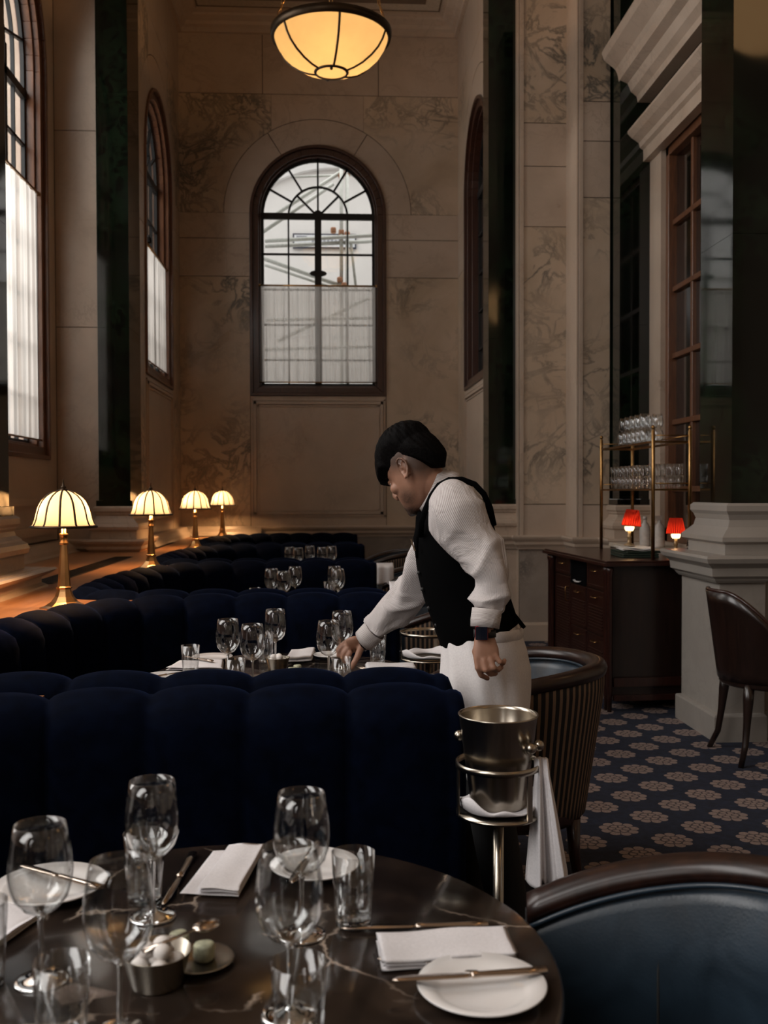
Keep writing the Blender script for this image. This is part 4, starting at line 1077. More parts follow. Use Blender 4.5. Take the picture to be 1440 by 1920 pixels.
# ---- table lamps on the ledge
def lamp(loc, label, rz=0.0):
    t = thing('ribbed_lamp', label, 'lamp', loc, rz, 'ribbed dome lamps along the ledge')
    H = 0.59
    b = MB(); oct_ = 8
    b.lathe([(0.001, 0), (0.108, 0), (0.110, 0.004), (0.085, 0.012), (0.060, 0.028), (0.042, 0.052), (0.033, 0.075), (0.030, 0.088), (0.001, 0.088)], oct_, caps=(False, False), smooth=False, ph=PI/8); b.build('flared_base', 'lamp_brass', t)
    b = MB(); b.lathe([(0.001, 0.086), (0.035, 0.086), (0.036, 0.094), (0.030, 0.098), (0.029, 0.10), (0.015, 0.29), (0.001, 0.29)], oct_, caps=(False, False), smooth=False, ph=PI/8); b.build('tapered_stem', 'lamp_brass', t)
    b = MB(); b.lathe([(0.001, 0.288), (0.020, 0.288), (0.020, 0.298), (0.0165, 0.301), (0.0165, 0.326), (0.020, 0.329), (0.020, 0.338), (0.012, 0.342), (0.012, 0.395), (0.001, 0.395)], 20, caps=(False, False)); b.build('collar', 'lamp_brass', t)
    z0, z1 = 0.372, 0.535; R0 = 0.142
    prof = [(1.0, 0.0), (0.94, 0.07), (0.885, 0.20), (0.845, 0.36), (0.785, 0.54), (0.685, 0.71), (0.53, 0.85), (0.34, 0.95), (0.16, 1.0)]
    b = MB(); b.lathe([(R0*r, z0 + (z1-z0)*s) for r, s in prof], 48, caps=(False, False)); sh = b.build('shade_glass', 'shade_glass', t)
    for k in range(12):
        a = 2*PI*k/12 + 0.13; b = MB()
        b.tube([((R0*r+0.0015)*math.cos(a), (R0*r+0.0015)*math.sin(a), z0 + (z1-z0)*s + 0.001) for r, s in prof], [(0.0052, 0.0026)]*len(prof), 6, up=(math.cos(a), math.sin(a), 0)); b.build('rib', 'bronze', sh)
    b = MB(); rr = [(R0*1.045*math.cos(2*PI*k/48), R0*1.045*math.sin(2*PI*k/48), z0 - 0.002) for k in range(49)]
    b.lathe([(R0*0.99, z0 - 0.007), (R0*1.06, z0 - 0.007), (R0*1.06, z0 + 0.001), (R0*0.99, z0 + 0.005)], 48, closed=True); b.build('rim_band', 'bronze', sh)
    b = MB(); b.lathe([(0.001, z1 - 0.003), (0.025, z1 - 0.003), (0.023, z1 + 0.004), (0.008, z1 + 0.008), (0.014, z1 + 0.013), (0.011, z1 + 0.019), (0.006, z1 + 0.022), (0.004, z1 + 0.035), (0.0022, z1 + 0.047), (0.0028, z1 + 0.050), (0.001, z1 + 0.054)], 16, caps=(False, False)); b.build('finial', 'bronze', t)
    b = MB(); b.ball((0, 0, 0.435), 0.020, 8, sz=1.3); b.build('bulb', 'bulb', t)
    for s_ in (-1, 1):
        point('lamp_light', (0.055*s_, 0.02*s_, 0.440), 12.0, WARM, 0.022, t)
    return t
l0 = lamp((0, 0, LZ), 'nearest brass lamp with ribbed glass dome, at the left edge')
LY = [4.62, 6.92, 9.2, 11.45]
LU = [119, 283, 366, 417]
LLb = [None, 'second ribbed dome lamp on the ledge, beside the dark marble pilaster', 'third ribbed dome lamp on the ledge, in the alcove corner', 'furthest ribbed dome lamp, lighting the end wall']
for k in range(4):
    p = P(LU[k], 960, LY[k])
    if k == 0: l0.location = (p.x, p.y, LZ)
    else: dup(l0, (p.x, p.y, LZ), 0.21*k, LLb[k])

# ---- hanging bowl light
pz = P(621, 66, 8.4)
t = thing('pendant_bowl_light', 'glowing amber glass bowl light hanging from chains at the top of the picture', 'lamp', pz, 0.0)
RB = 0.495
prof = [(1.0, 0.0), (0.985, -0.08), (0.94, -0.20), (0.86, -0.33), (0.74, -0.45), (0.58, -0.56), (0.42, -0.63), (0.28, -0.665)]
b = MB(); b.lathe([(RB*r*0.965, RB*z*0.93) for r, z in prof], 64, caps=(False, False)); sh = b.build('glass_bowl', 'bowl_glass', t)
b = MB(); b.lathe([(0.0005, -RB*0.628), (RB*0.26, -RB*0.620)], 40, caps=(False, False)); b.build('bottom_disc', 'bowl_glass', t)
for k in range(6):
    a = R(-90 + 8) + 2*PI*k/6; b = MB()
    b.tube([(RB*r*0.972*math.cos(a), RB*r*0.972*math.sin(a), RB*z*0.935) for r, z in prof], 0.010, 8); b.build('rib', 'bronze', sh)
b = MB(); b.lathe([(RB*0.955, -0.03), (RB*1.0, -0.035), (RB*1.02, 0.0), (RB*1.02, 0.03), (RB*0.99, 0.035), (RB*0.955, 0.02)], 64, closed=True); b.build('rim_band', 'bronze', t)
b = MB(); b.lathe([(RB*0.25, -RB*0.640), (RB*0.28, -RB*0.645), (RB*0.295, -RB*0.625), (RB*0.285, -RB*0.60), (RB*0.255, -RB*0.615)], 40, closed=True); b.build('bottom_ring', 'bronze', t)
b = MB(); b.ball((0, -RB*0.24, -RB*0.655), 0.013, 8); b.build('bottom_knob', 'bronze', t)
for k in range(3):
    a = R(-150) + 2*PI*k/3; b = MB(); N = 26
    for j in range(N):
        q = Vector((RB*0.99*math.cos(a), RB*0.99*math.sin(a), 0.03)).lerp(Vector((0.05*math.cos(a), 0.05*math.sin(a), 1.55)), (j+0.5)/N)
        q2 = Vector((RB*0.99*math.cos(a), RB*0.99*math.sin(a), 0.03)).lerp(Vector((0.05*math.cos(a), 0.05*math.sin(a), 1.55)), (j+1.5)/N)
        dd = (q2 - q).normalized(); side = dd.cross(Vector((0, 0, 1)) if j % 2 else Vector((math.cos(a+1), math.sin(a+1), 0.2))).normalized()
        rr = [q + dd*0.037*math.cos(th) + side*0.013*math.sin(th) for th in [2*PI*i/12 for i in range(13)]]
        b.tube(rr, 0.0045, 5, caps=(False, False))
    b.build('chain', 'brass', t)
b = MB(); b.lathe([(0.001, 1.55), (0.06, 1.54), (0.06, 1.57), (0.012, 1.60), (0.012, HC - pz.z - 0.04), (0.09, HC - pz.z - 0.03), (0.09, HC - pz.z), (0.001, HC - pz.z)], 20, caps=(False, False)); b.build('ceiling_rod', 'brass', t)
for k in range(3):
    a = 0.5 + 2*PI*k/3
    b = MB(); b.ball((0.16*math.cos(a), 0.16*math.sin(a), -0.08), 0.035, 8); b.build('bulb', 'bulb', t)
    point('pendant_light', (0.16*math.cos(a), 0.16*math.sin(a), -0.06), 15, WARM, 0.05, t)

# ---- champagne buckets on stands
def stand(loc, label, s=1.0):
    t = thing('bucket_stand', label, 'stand', loc, 0.0, 'silver ice bucket stands')
    zt, zr2, Rr = 0.675, 0.785, 0.096*s
    b = MB(); b.lathe([(0.001, 0), (0.105, 0), (0.11, 0.008), (0.09, 0.02), (0.04, 0.04), (0.02, 0.06), (0.001, 0.06)], 40, caps=(False, False)); b.build('foot', 'silver', t)
    b = MB(); b.lathe([(0.001, 0.05), (0.013, 0.05), (0.013, zt - 0.004), (0.001, zt - 0.004)], 20, caps=(False, False)); b.build('pole', 'silver', t)
    b = MB(); b.lathe([(0.001, zt - 0.005), (Rr, zt - 0.005), (Rr, zt + 0.001), (0.001, zt + 0.001)], 56, caps=(False, False)); b.build('tray', 'silver', t)
    b = MB(); b.lathe([(Rr - 0.002, zr2 - 0.007), (Rr + 0.0015, zr2 - 0.007), (Rr + 0.0015, zr2 + 0.007), (Rr - 0.002, zr2 + 0.007)], 64, closed=True); b.build('ring', 'silver', t)
    for a in (R(-52), R(68), R(188)):
        b = MB(); m = Matrix.Rotation(a, 4, 'Z'); b.box((Rr - 0.003, -0.008, zt - 0.003), (Rr, 0.008, zr2), m=m); b.build('upright', 'silver', t)
    return t
sp0 = P(934, 1345, 2.25)
SX, SY0 = sp0.x, sp0.y
stand((SX, SY0, 0), 'silver bucket stand on a pole beside the waiter\'s apron')
def cloth_ring(loc, label, Rr=0.088, z=0.678):
    b = MB(); rings = []
    for k in range(73):
        a = 2*PI*k/72; lift = 0.022*max(0, math.sin(2*a + 0.6)) + 0.004*math.sin(7*a); rr = Rr*(1 + 0.03*math.sin(5*a))
        ring = []
        for (o, zz) in ((-0.035, 0.0), (-0.02, 0.006), (-0.002, 0.010), (0.003, 0.016 + lift), (0.0, 0.020 + lift), (-0.004, 0.016 + lift*0.9), (-0.02, 0.014), (-0.036, 0.008)):
            ring.append(Vector(((rr+o)*math.cos(a), (rr+o)*math.sin(a), zz)))
        rings.append(ring)
    b.loft(rings, 0, (False, False), True, True)
    return tag(b.build('tray_napkin', 'linen', loc=(loc[0], loc[1], z)), label, 'napkin', 'white cloths on the stand trays')
cloth_ring((SX, SY0), 'white cloth laid round the foot of the ice bucket on its tray')
t = thing('ice_bucket', 'silver champagne bucket with ball handles, standing in the pole stand', 'bucket', (SX, SY0, 0.688))
b = MB(); hb = 0.212
b.lathe([(0.001, 0), (0.060, 0), (0.063, 0.004), (0.064, 0.012), (0.089, hb - 0.006), (0.0915, hb - 0.003), (0.0915, hb), (0.088, hb), (0.0865, hb - 0.008), (0.062, 0.014), (0.001, 0.010)], 72, caps=(False, False)); b.build('bucket_wall', 'silver', t)
for a in (R(-42), R(138)):
    b = MB(); c_, s_ = math.cos(a), math.sin(a); r = 0.084
    tx, ty = -s_, c_
    for q in (-0.018, 0.018):
        b.ball((r*c_ + q*tx + 0.012*c_, r*s_ + q*ty + 0.012*s_, 0.150), 0.0125, 8)
        b.ball((r*c_ + q*tx*0.6, r*s_ + q*ty*0.6, 0.142), 0.010, 8)
    b.tube([(r*c_ - 0.018*tx + 0.012*c_, r*s_ - 0.018*ty + 0.012*s_, 0.150), (r*c_ + 0.018*tx + 0.012*c_, r*s_ + 0.018*ty + 0.012*s_, 0.150)], 0.006, 8)
    b.build('ball_handle', 'silver', t)
# draped service cloth over the ring
b = MB(); dr = []; NN = 60
p0 = P(1000, 1424, SY0 - 0.03)
for j in range(31):
    s = j/30; row = []
    for k in range(NN+1):
        q = k/NN; fold = math.sin(q*2*PI*2.1 + 0.6 + 0.8*math.sin(q*5)) + 0.35*math.sin(q*2*PI*5.3 + 2)
        spread = 0.012 + 0.036*s**0.9
        if s < 0.08: zz = 0.0 + (0.012)*math.sin(PI*s/0.16) ; 
        zz = -0.262*s - (0.018*abs(math.sin(q*PI*2.6 + 0.3)) if s > 0.95 else 0)
        x = (q - 0.5)*2*spread + 0.014*s; y = -0.012 + 0.014*fold*(0.35 + 0.9*s)
        if s < 0.1: y += 0.03*(1 - s/0.1); zz = 0.006 + 0.004*math.sin(PI*s*10) - 0.02*s
        row.append(Vector((x, y, zz)))
    dr.append(row)
b.loft(dr, 0, closed=False)
rg = Vector((SX + 0.098*math.cos(R(-22)), SY0 + 0.098*math.sin(R(-22)), 0.795))
tag(b.build('service_cloth', 'linen', loc=rg, solid=0.002), 'long white service cloth hanging from the right of the stand ring', 'cloth')
q = P(803, 1180, 4.35)
stand((q.x, q.y, 0), 'empty silver bucket stand seen past the waiter\'s waist', 1.3)
cloth_ring((q.x, q.y), 'white cloth lying in the empty bucket stand past the waiter\'s waist', 0.12)
# napkins draped on far chairs
for (u, v, y, l) in ((722, 1068, 7.72, 'white napkin draped over the rim of the chair second from the end wall'), (752, 1108, 5.45, 'white napkin tucked on the arm of the chair behind the waiter')):
    p = P(u, v, y); b = MB(); rows = []
    for j in range(13):
        s = j/12; rows.append([Vector(((k/12-0.5)*0.13, -0.045 - 0.012*math.sin(k*0.9) * (0.3+s*0.7) + (0.07*(1-s*6) if j < 2 else 0), 0.0 - 0.16*s)) for k in range(13)])
    b.loft(rows, closed=False)
    tag(b.build('draped_napkin', 'linen', loc=(p.x, p.y, p.z + 0.05), solid=0.003), l, 'napkin')

# ---- mahogany sideboard
HS = 0.963
t = thing('sideboard', 'dark mahogany sideboard with brass pulls under the glass rack', 'sideboard', (1.765, 6.20, 0), R(3.5))
W, L = 0.60, 1.36        # x = right (end panel), y = away (drawer front runs along y)
b = MB(); b.box((0.03, 0.03, 0.12), (W - 0.03, L - 0.03, HS - 0.03)); b.box((0.03, 0.02, 0.10), (W - 0.03, 0.04, 0.16)); b.build('carcass', 'dark_wood', t)
b = MB(); b.box((-0.035, -0.035, HS - 0.035), (W + 0.03, L + 0.035, HS - 0.012)); b.box((-0.02, -0.02, HS - 0.012), (W + 0.02, L + 0.02, HS)); b.build('worktop', 'mahogany', t, bevel=0.004)
for (x, y) in ((0.015, 0.015), (W - 0.015, 0.015), (0.015, L - 0.015), (0.015, 0.075), (0.015, L - 0.075)):
    b = MB(); b.lathe([(0.001, 0), (0.014, 0), (0.016, 0.1), (0.019, 0.16), (0.019, HS - 0.09), (0.026, HS - 0.07), (0.026, HS - 0.055), (0.02, HS - 0.036), (0.001, HS - 0.036)], 14, (x, y, 0), caps=(False, False)); b.build('corner_post', 'mahogany', t)
b = MB(); b.box((0.04, 0.0, 0.16), (W - 0.04, 0.02, 0.215)); b.box((0.04, 0.0, 0.07), (W - 0.04, 0.02, 0.105)); b.build('stretcher', 'mahogany', t)
cols = [(0.13, 0.48), (0.50, 0.84), (0.86, 1.22)]
fx = 0.022
def pull(b, y, z, w=0.05, vert=False):
    if vert: b.tube([(fx, y, z - w), (fx - 0.022, y, z - w), (fx - 0.026, y, z - w + 0.008), (fx - 0.026, y, z + w - 0.008), (fx - 0.022, y, z + w), (fx, y, z + w)], 0.004, 6)
    else: b.tube([(fx, y - w, z), (fx - 0.02, y - w, z - 0.004), (fx - 0.024, y - w + 0.008, z - 0.006), (fx - 0.024, y + w - 0.008, z - 0.006), (fx - 0.02, y + w, z - 0.004), (fx, y + w, z)], 0.004, 6)
def front(kind, y0, y1, z0, z1, handle=True, vert=False):
    b = MB(); b.box((fx, y0, z0), (fx + 0.03, y1, z1)); b.box((fx - 0.004, y0, z0), (fx, y0 + 0.022, z1)); b.box((fx - 0.004, y1 - 0.022, z0), (fx, y1, z1)); b.box((fx - 0.004, y0, z0), (fx, y1, z0 + 0.022)); b.box((fx - 0.004, y0, z1 - 0.022), (fx, y1, z1))
    if z1 - z0 > 0.2:
        zz = z0 + 0.035
        while zz < z1 - 0.09: b.box((fx - 0.006, y0 + 0.03, zz), (fx + 0.004, y1 - 0.03, zz + 0.010)); zz += 0.02
    o = b.build(kind, 'mahogany', t, bevel=0.002)
    h = MB(); pull(h, (y0+y1)/2 if not vert else y0 + 0.04, z1 - (0.04 if not vert else 0.12), 0.045 if not vert else 0.05, vert); h.build('brass_pull', 'brass', o)
front('drawer', *cols[0], 0.76, 0.92); front('drawer', *cols[2], 0.80, 0.92)
front('door', *cols[0], 0.46, 0.745); front('door', *cols[0], 0.17, 0.45)
front('door', *cols[1], 0.46, 0.745); front('door', *cols[1], 0.17, 0.45)
front('door', *cols[2], 0.17, 0.785, vert=True)
b = MB(); b.box((0.018, cols[1][0], 0.76), (0.021, cols[1][1], 0.92)); b.box((0.015, cols[1][0], 0.755), (0.03, cols[1][1], 0.765)); b.build('niche_shade_panel', 'vest', t)  # flat black panel stands for the shade inside the niche
tag(MB().lathe([(0.0005, 0), (0.06, 0), (0.085, 0.012), (0.083, 0.013), (0.05, 0.003), (0.0005, 0.003)], 32, caps=(False, False)).build('spare_plate', 'china', loc=(1.72, 6.87, 0.766)), 'stacked white plate in the open niche of the sideboard', 'plate')
bpy.data.objects['spare_plate'].location = (1.735, 6.87, 0.768); bpy.data.objects['spare_plate'].scale = (0.3, 0.9, 1)
# round dark castor/foot object at the wall by the sideboard
t = thing('waste_bin', 'small round dark bin on the floor at the far end of the sideboard', 'bin', (1.60, 7.55, 0))
MB().lathe([(0.001, 0), (0.055, 0), (0.062, 0.15), (0.06, 0.16), (0.001, 0.16)], 24, caps=(False, False)).build('bin_body', 'rubber', t)

# counter behind the sideboard
t = thing('side_counter', 'stone-topped counter along the right wall behind the brass rack', 'counter', (2.42, 6.42, 0))
b = MB(); b.box((0.0, 0.0, 0.0), (0.36, 2.0, 0.93)); b.build('cabinet', 'dark_wood', t)
b = MB(); b.box((-0.02, -0.02, 0.93), (0.35, 2.0, 0.965)); b.build('counter_top', 'plaster', t, bevel=0.004)

# ---- brass rack with glasses
RX0, RX1, RY0, RY1 = 2.075, 2.315, 6.27, 7.48
# the rack's near posts sit over the sideboard, the far ones over its end
t = thing('brass_rack', 'open brass shelf rack holding glasses above the sideboard', 'rack', (RX0, RY0, HS))
H1, H2 = 1.418 - HS, 1.725 - HS
for (x, y) in ((0, 0), (RX1-RX0, 0), (0, RY1-RY0), (RX1-RX0, RY1-RY0)):
    b = MB(); b.lathe([(0.001, 0.0), (0.012, 0), (0.012, H2 + 0.065), (0.008, H2 + 0.068), (0.008, H2 + 0.074), (0.012, H2 + 0.080), (0.013, H2 + 0.088), (0.008, H2 + 0.098), (0.001, H2 + 0.10)], 14, (x, y, 0), caps=(False, False)); b.build('post', 'brass', t)
for h in (H1, H2):
    b = MB(); b.box((0, 0, h - 0.012), (RX1-RX0, 0.012, h)); b.box((0, RY1-RY0-0.012, h - 0.012), (RX1-RX0, RY1-RY0, h)); b.box((-0.006, 0, h - 0.012), (0.006, RY1-RY0, h)); b.box((RX1-RX0-0.006, 0, h - 0.012), (RX1-RX0+0.006, RY1-RY0, h))
    b.build('shelf_frame', 'brass', t)
    b = MB(); b.box((0.004, 0.008, h - 0.004), (RX1-RX0-0.004, RY1-RY0-0.008, h + 0.002)); b.build('glass_shelf', 'pane', t)
    b = MB()
    for pth in (((0, 0), (RX1-RX0, 0)), ((0, RY1-RY0), (RX1-RX0, RY1-RY0)), ((RX1-RX0, 0), (RX1-RX0, RY1-RY0))): b.tube([(*pth[0], h + 0.035), (*pth[1], h + 0.035)], 0.004, 6)
    b.build('guard_rail', 'brass', t)
def small_goblet(inv):
    b = MB(); Hh = 0.098
    pr = [(0.0005, 0.0), (0.022, 0.0005), (0.034, 0.012), (0.0395, 0.035), (0.038, 0.06), (0.031, Hh), (0.0298, Hh), (0.0365, 0.06), (0.038, 0.035), (0.032, 0.013), (0.0005, 0.004)]
    if inv: pr = [(r, Hh - z) for r, z in pr][::-1]
    b.lathe(pr, 22, caps=(False, False)); return b
ROWN = ('left', 'right'); ORD = ('first', 'second', 'third', 'fourth', 'fifth', 'sixth', 'seventh', 'eighth')
g_low = tag(small_goblet(True).build('stemless_glass', 'glassware'), 'upturned stemless glass in the lower layer on the rack top shelf', 'glass', 'lower layer of glasses on the rack top shelf')
g_top = tag(small_goblet(False).build('stemless_glass', 'glassware'), 'stemless glass standing in the upper layer on the rack top shelf', 'glass', 'upper layer of glasses on the rack top shelf')
f = True
for r_ in range(2):
    for k in range(6):
        o = g_low if f else g_low.copy()
        if not f: C.objects.link(o)
        f = False; o.location = (RX0 + 0.055 + 0.085*r_, RY0 + 0.22 + 0.10*k + 0.12, HS + H2 + 0.0025); o['label'] = 'upturned stemless glass, lower layer, %s row, %s from the near end, rack top shelf' % (ROWN[r_], ORD[k])
f = True
for r_ in range(2):
    for k in range(5):
        o = g_top if f else g_top.copy()
        if not f: C.objects.link(o)
        f = False; o.location = (RX0 + 0.055 + 0.085*r_, RY0 + 0.22 + 0.115*k + 0.12, HS + H2 + 0.1015); o['label'] = 'upright stemless glass, upper layer, %s row, %s from the near end, rack top shelf' % (ROWN[r_], ORD[k])
def small_tumbler():
    b = MB(); Hh = 0.085; b.lathe([(0.0005, 0), (0.020, 0), (0.0265, Hh), (0.0252, Hh), (0.019, 0.008), (0.0005, 0.007)], 16, caps=(False, False)); return b
st = tag(small_tumbler().build('stacked_tumbler', 'glassware'), 'straight tumbler in the packed stacks on the rack middle shelf, left part', 'glass', 'stacked tumblers at the left of the middle shelf')
st2 = tag(small_tumbler().build('stacked_tumbler', 'glassware'), 'straight tumbler in the packed stacks on the rack middle shelf, near end', 'glass', 'stacked tumblers at the near end of the middle shelf')
f = True
for r_ in range(2):
    for k in range(8):
        for l in range(2):
            o = st if f else st.copy()
            if not f: C.objects.link(o)
            f = False; o.location = (RX0 + 0.045 + 0.056*r_, RY0 + 0.40 + 0.09*k, HS + H1 + 0.0025 + 0.075*l); o['label'] = '%s tumbler, %s row, %s stack from the near end of the far group, middle shelf' % (('lower', 'upper')[l], ROWN[r_], ORD[k])
f = True
for r_ in range(4):
    for k in range(2):
        for l in range(2):
            o = st2 if f else st2.copy()
            if not f: C.objects.link(o)
            f = False; o.location = (RX0 + 0.035 + 0.053*r_, RY0 + 0.06 + 0.056*k, HS + H1 + 0.0025 + 0.075*l); o['label'] = '%s tumbler, %s stack from the left, %s row, near end of the middle shelf' % (('lower', 'upper')[l], ORD[r_], ('front', 'second')[k])

# small red pleated lamps
def red_lamp(loc, label, tilt=0.0):
    t = thing('pleated_lamp', label, 'lamp', loc, 0.4, 'small red pleated lamps')
    b = MB(); b.lathe([(0.001, 0), (0.036, 0), (0.036, 0.008), (0.014, 0.016), (0.012, 0.05), (0.017, 0.058), (0.012, 0.066), (0.011, 0.105), (0.001, 0.105)], 20, caps=(False, False)); b.build('glass_stem', 'amber_glass', t)
    b = MB(); b.lathe([(0.001, 0.10), (0.024, 0.10), (0.032, 0.115), (0.032, 0.130), (0.001, 0.131)], 24, caps=(False, False)); b.build('drip_cup', 'bulb', t)
    b = MB(); n = 120; z0, z1 = 0.135, 0.245
    b.lathe([(0.066, z0), (0.060, z0 + 0.03), (0.048, z1 - 0.02), (0.042, z1)], n, (0, 0, 0), Matrix.Rotation(tilt, 4, 'Y'), caps=(False, False), fn=lambda a, z: 1 + 0.03*math.sin(a*30)); b.build('pleated_shade', 'red_shade', t)
    b = MB(); b.ball((0, 0, 0.175), 0.018, 8); b.build('bulb', 'bulb', t)
    point('pleated_lamp_light', (0, 0, 0.150), 0.9, WARM, 0.02, t)
    return t
M['amber_glass'] = plain('warm_stem_glass', (0.30, 0.20, 0.10), 0.12, 0.3)
q = P(1180, 1022, 6.72); red_lamp((q.x, 6.72, HS + 0.068), 'small lamp with red pleated shade, under the rack, on the papers', 0.12)
q = P(1267, 1030, 6.95); red_lamp((q.x, 6.95, 0.967), 'small lamp with red pleated shade at the corner of the pier pedestal')
# menus, papers
rnd = random.Random(4)
M['book_green'] = plain('dark_green_leatherette', (0.012, 0.022, 0.014), 0.5)
M['paper'] = plain('white_paper', (0.72, 0.68, 0.64), 0.7)
cx, cy = P(1190, 1045, 6.62).x, 6.62
for k in range(3):
    b = MB(); b.box((-0.12, -0.16, 0), (0.12, 0.16, 0.013)); o = b.build('menu_book', 'book_green', loc=(cx + rnd.uniform(-.01, .01), cy + rnd.uniform(-.01, .01), HS + 0.0005 + k*0.0145), rot=(0, 0, rnd.uniform(-.12, .12)), bevel=0.003)
    tag(o, ('bottom', 'middle', 'top')[k] + ' dark green menu of the pile on the sideboard', 'menu', 'menus piled on the sideboard')
for k in range(3):
    b = MB(); N = 14
    rows = [[Vector((-0.10 + 0.20*i/N, -0.14 + 0.28*j/N, 0.004*math.sin(i*0.5 + k) + 0.004)) for i in range(N+1)] for j in range(N+1)]
    b.loft(rows, closed=False)
    o = b.build('paper_sheaf', 'paper', loc=(cx + rnd.uniform(-.01, .02), cy + rnd.uniform(-.01, .01), HS + 0.044 + k*0.006), rot=(0, 0, rnd.uniform(-.3, .3)), solid=0.003)
    tag(o, ('lowest', 'middle', 'uppermost')[k] + ' sheaf of white paper on the dark green menus', 'paper', 'white papers on the menus')
M['shaker'] = plain('dimpled_chrome', (0.55, 0.52, 0.50), 0.15, 1.0, 0.3, 60, 0.8)
q = P(1277, 1030, 6.33)
b = MB(); b.lathe([(0.001, 0), (0.02, 0), (0.022, 0.02), (0.018, 0.06), (0.021, 0.085), (0.012, 0.095), (0.001, 0.096)], 20, caps=(False, False))
tag(b.build('dimpled_shaker', 'shaker', loc=(2.225, 6.02, 1.0455)), 'shiny dimpled metal shaker on the pier pedestal cornice beside the red lamp', 'shaker')
M['bottle_white'] = plain('translucent_white_plastic', (0.55, 0.50, 0.46), 0.35)
for (u, v, y, l, spray) in ((1198, 1010, 7.75, 'pale plastic bottle in the shade behind the red lamp', False), (1236, 1008, 7.6, 'pale spray bottle behind the rack post', True)):
    q = P(u, v, y); t = thing('spray_bottle' if spray else 'plastic_bottle', l, 'bottle', (max(q.x, 2.50), y, 0.966))
    b = MB(); b.lathe([(0.001, 0), (0.04, 0), (0.042, 0.01), (0.042, 0.13), (0.032, 0.17), (0.015, 0.19), (0.015, 0.21), (0.001, 0.21)], 20, caps=(False, False)); b.build('bottle_body', 'bottle_white', t)
    b = MB()
    if spray: b.box((-0.045, -0.012, 0.21), (0.02, 0.012, 0.245)); b.box((-0.04, -0.006, 0.17), (-0.03, 0.006, 0.215))
    else: b.lathe([(0.001, 0.21), (0.017, 0.21), (0.016, 0.235), (0.001, 0.236)], 16, caps=(False, False))
    b.build('cap', 'bottle_white', t)

# ---- mahogany side chair and table at the right edge
def side_chair():
    p = PZ(1372, 1440, 0.0)
    t = thing('mahogany_chair', 'dark mahogany chair with a curved solid back before the right pier', 'chair', (2.33, 5.12, 0), R(0))
    # local: back is on -x side (toward the camera-left), seat extends to +x
    b = MB(); N = 28; outr = []; 
    for k in range(N+1):
        a = R(180 - 95 + 190*k/N)
        dev = abs(k/N - 0.5)*2
        top = 0.455 + 0.425*(1 - max(0, (dev - 0.25)/0.75)**1.7*0.85)
        rr = 0.265
        lo = Vector((rr*math.cos(a)*0.98, rr*math.sin(a)*0.95, 0.42)); hi = Vector((rr*1.22*math.cos(a), rr*1.10*math.sin(a), top))
        outr.append([lo.lerp(hi, s/8) for s in range(9)])
    b.loft(outr, closed=False); b.build('curved_back', 'dark_wood', t, solid=0.022)
    b = MB(); b.tube([r_[-1] + Vector((0, 0, 0.004)) for r_ in outr], 0.011, 8); b.build('back_nailing', 'mahogany', t)
    b = MB(); b.lathe([(0.001, 0.39), (0.255, 0.39), (0.262, 0.40), (0.262, 0.44), (0.25, 0.455), (0.001, 0.46)], 40, caps=(False, False)); b.build('seat', 'dark_wood', t)
    for a, tip in ((R(220), 1), (R(140), 1), (R(-40), 0), (R(40), 0)):
        x, y = 0.235*math.cos(a), 0.235*math.sin(a); k = 0.10 if tip else 0.03
        b = MB(); b.tube([(x, y, 0.42), (x*1.05, y*1.05, 0.33), (x*1.10, y*1.10, 0.22), (x*(1.08+k), y*(1.08+k), 0.10), (x*(1.12+k*2.6), y*(1.12+k*2.6), 0.0)], [0.028, 0.026, 0.019, 0.016, 0.014], 12); b.build('leg', 'dark_wood', t)
    return t
side_chair()
t = thing('side_table', 'corner of a dark wooden table behind the mahogany chair at the right edge', 'table', (2.88, 5.04, 0))
b = MB(); b.lathe([(0.001, 0.72), (0.36, 0.72), (0.37, 0.735), (0.37, 0.75), (0.36, 0.757), (0.001, 0.757)], 48, caps=(False, False)); b.build('tabletop', 'dark_wood', t)
b = MB(); b.lathe([(0.001, 0), (0.17, 0), (0.17, 0.02), (0.04, 0.05), (0.035, 0.65), (0.12, 0.72), (0.001, 0.72)], 24, caps=(False, False)); b.build('pedestal', 'dark_wood', t)
tag(MB().lathe([(0.0005, 0.001), (0.05, 0.001), (0.08, 0.013), (0.078, 0.015), (0.05, 0.005), (0.0005, 0.005)], 40, caps=(False, False)).build('side_plate', 'china', loc=(2.74, 5.0, 0.757)), 'white side plate on the dark table at the right edge', 'plate')
# ================================================================ THE WAITER
WX, WY = 0.47, 3.03
W0 = Vector((WX, WY, 0))
def L3(u, v, Y): return P(u, v, Y) - W0
waiter = thing('person', 'waiter in striped shirt, black vest and white apron leaning left to place a glass', 'person', (WX, WY, 0))

# head frame
h = Vector((-0.74, 0.67, 0)).normalized(); pit = R(34)
hf = h*math.cos(pit) - Vector((0, 0, math.sin(pit))); hu = h*math.sin(pit) + Vector((0, 0, math.cos(pit))); hl = hu.cross(hf)
HM = Matrix((hf, hl, hu)).transposed().to_4x4(); HC0 = L3(777, 880, 3.04)
HM.translation = HC0
def hp(x, y, z): return HM @ Vector((x, y, z))

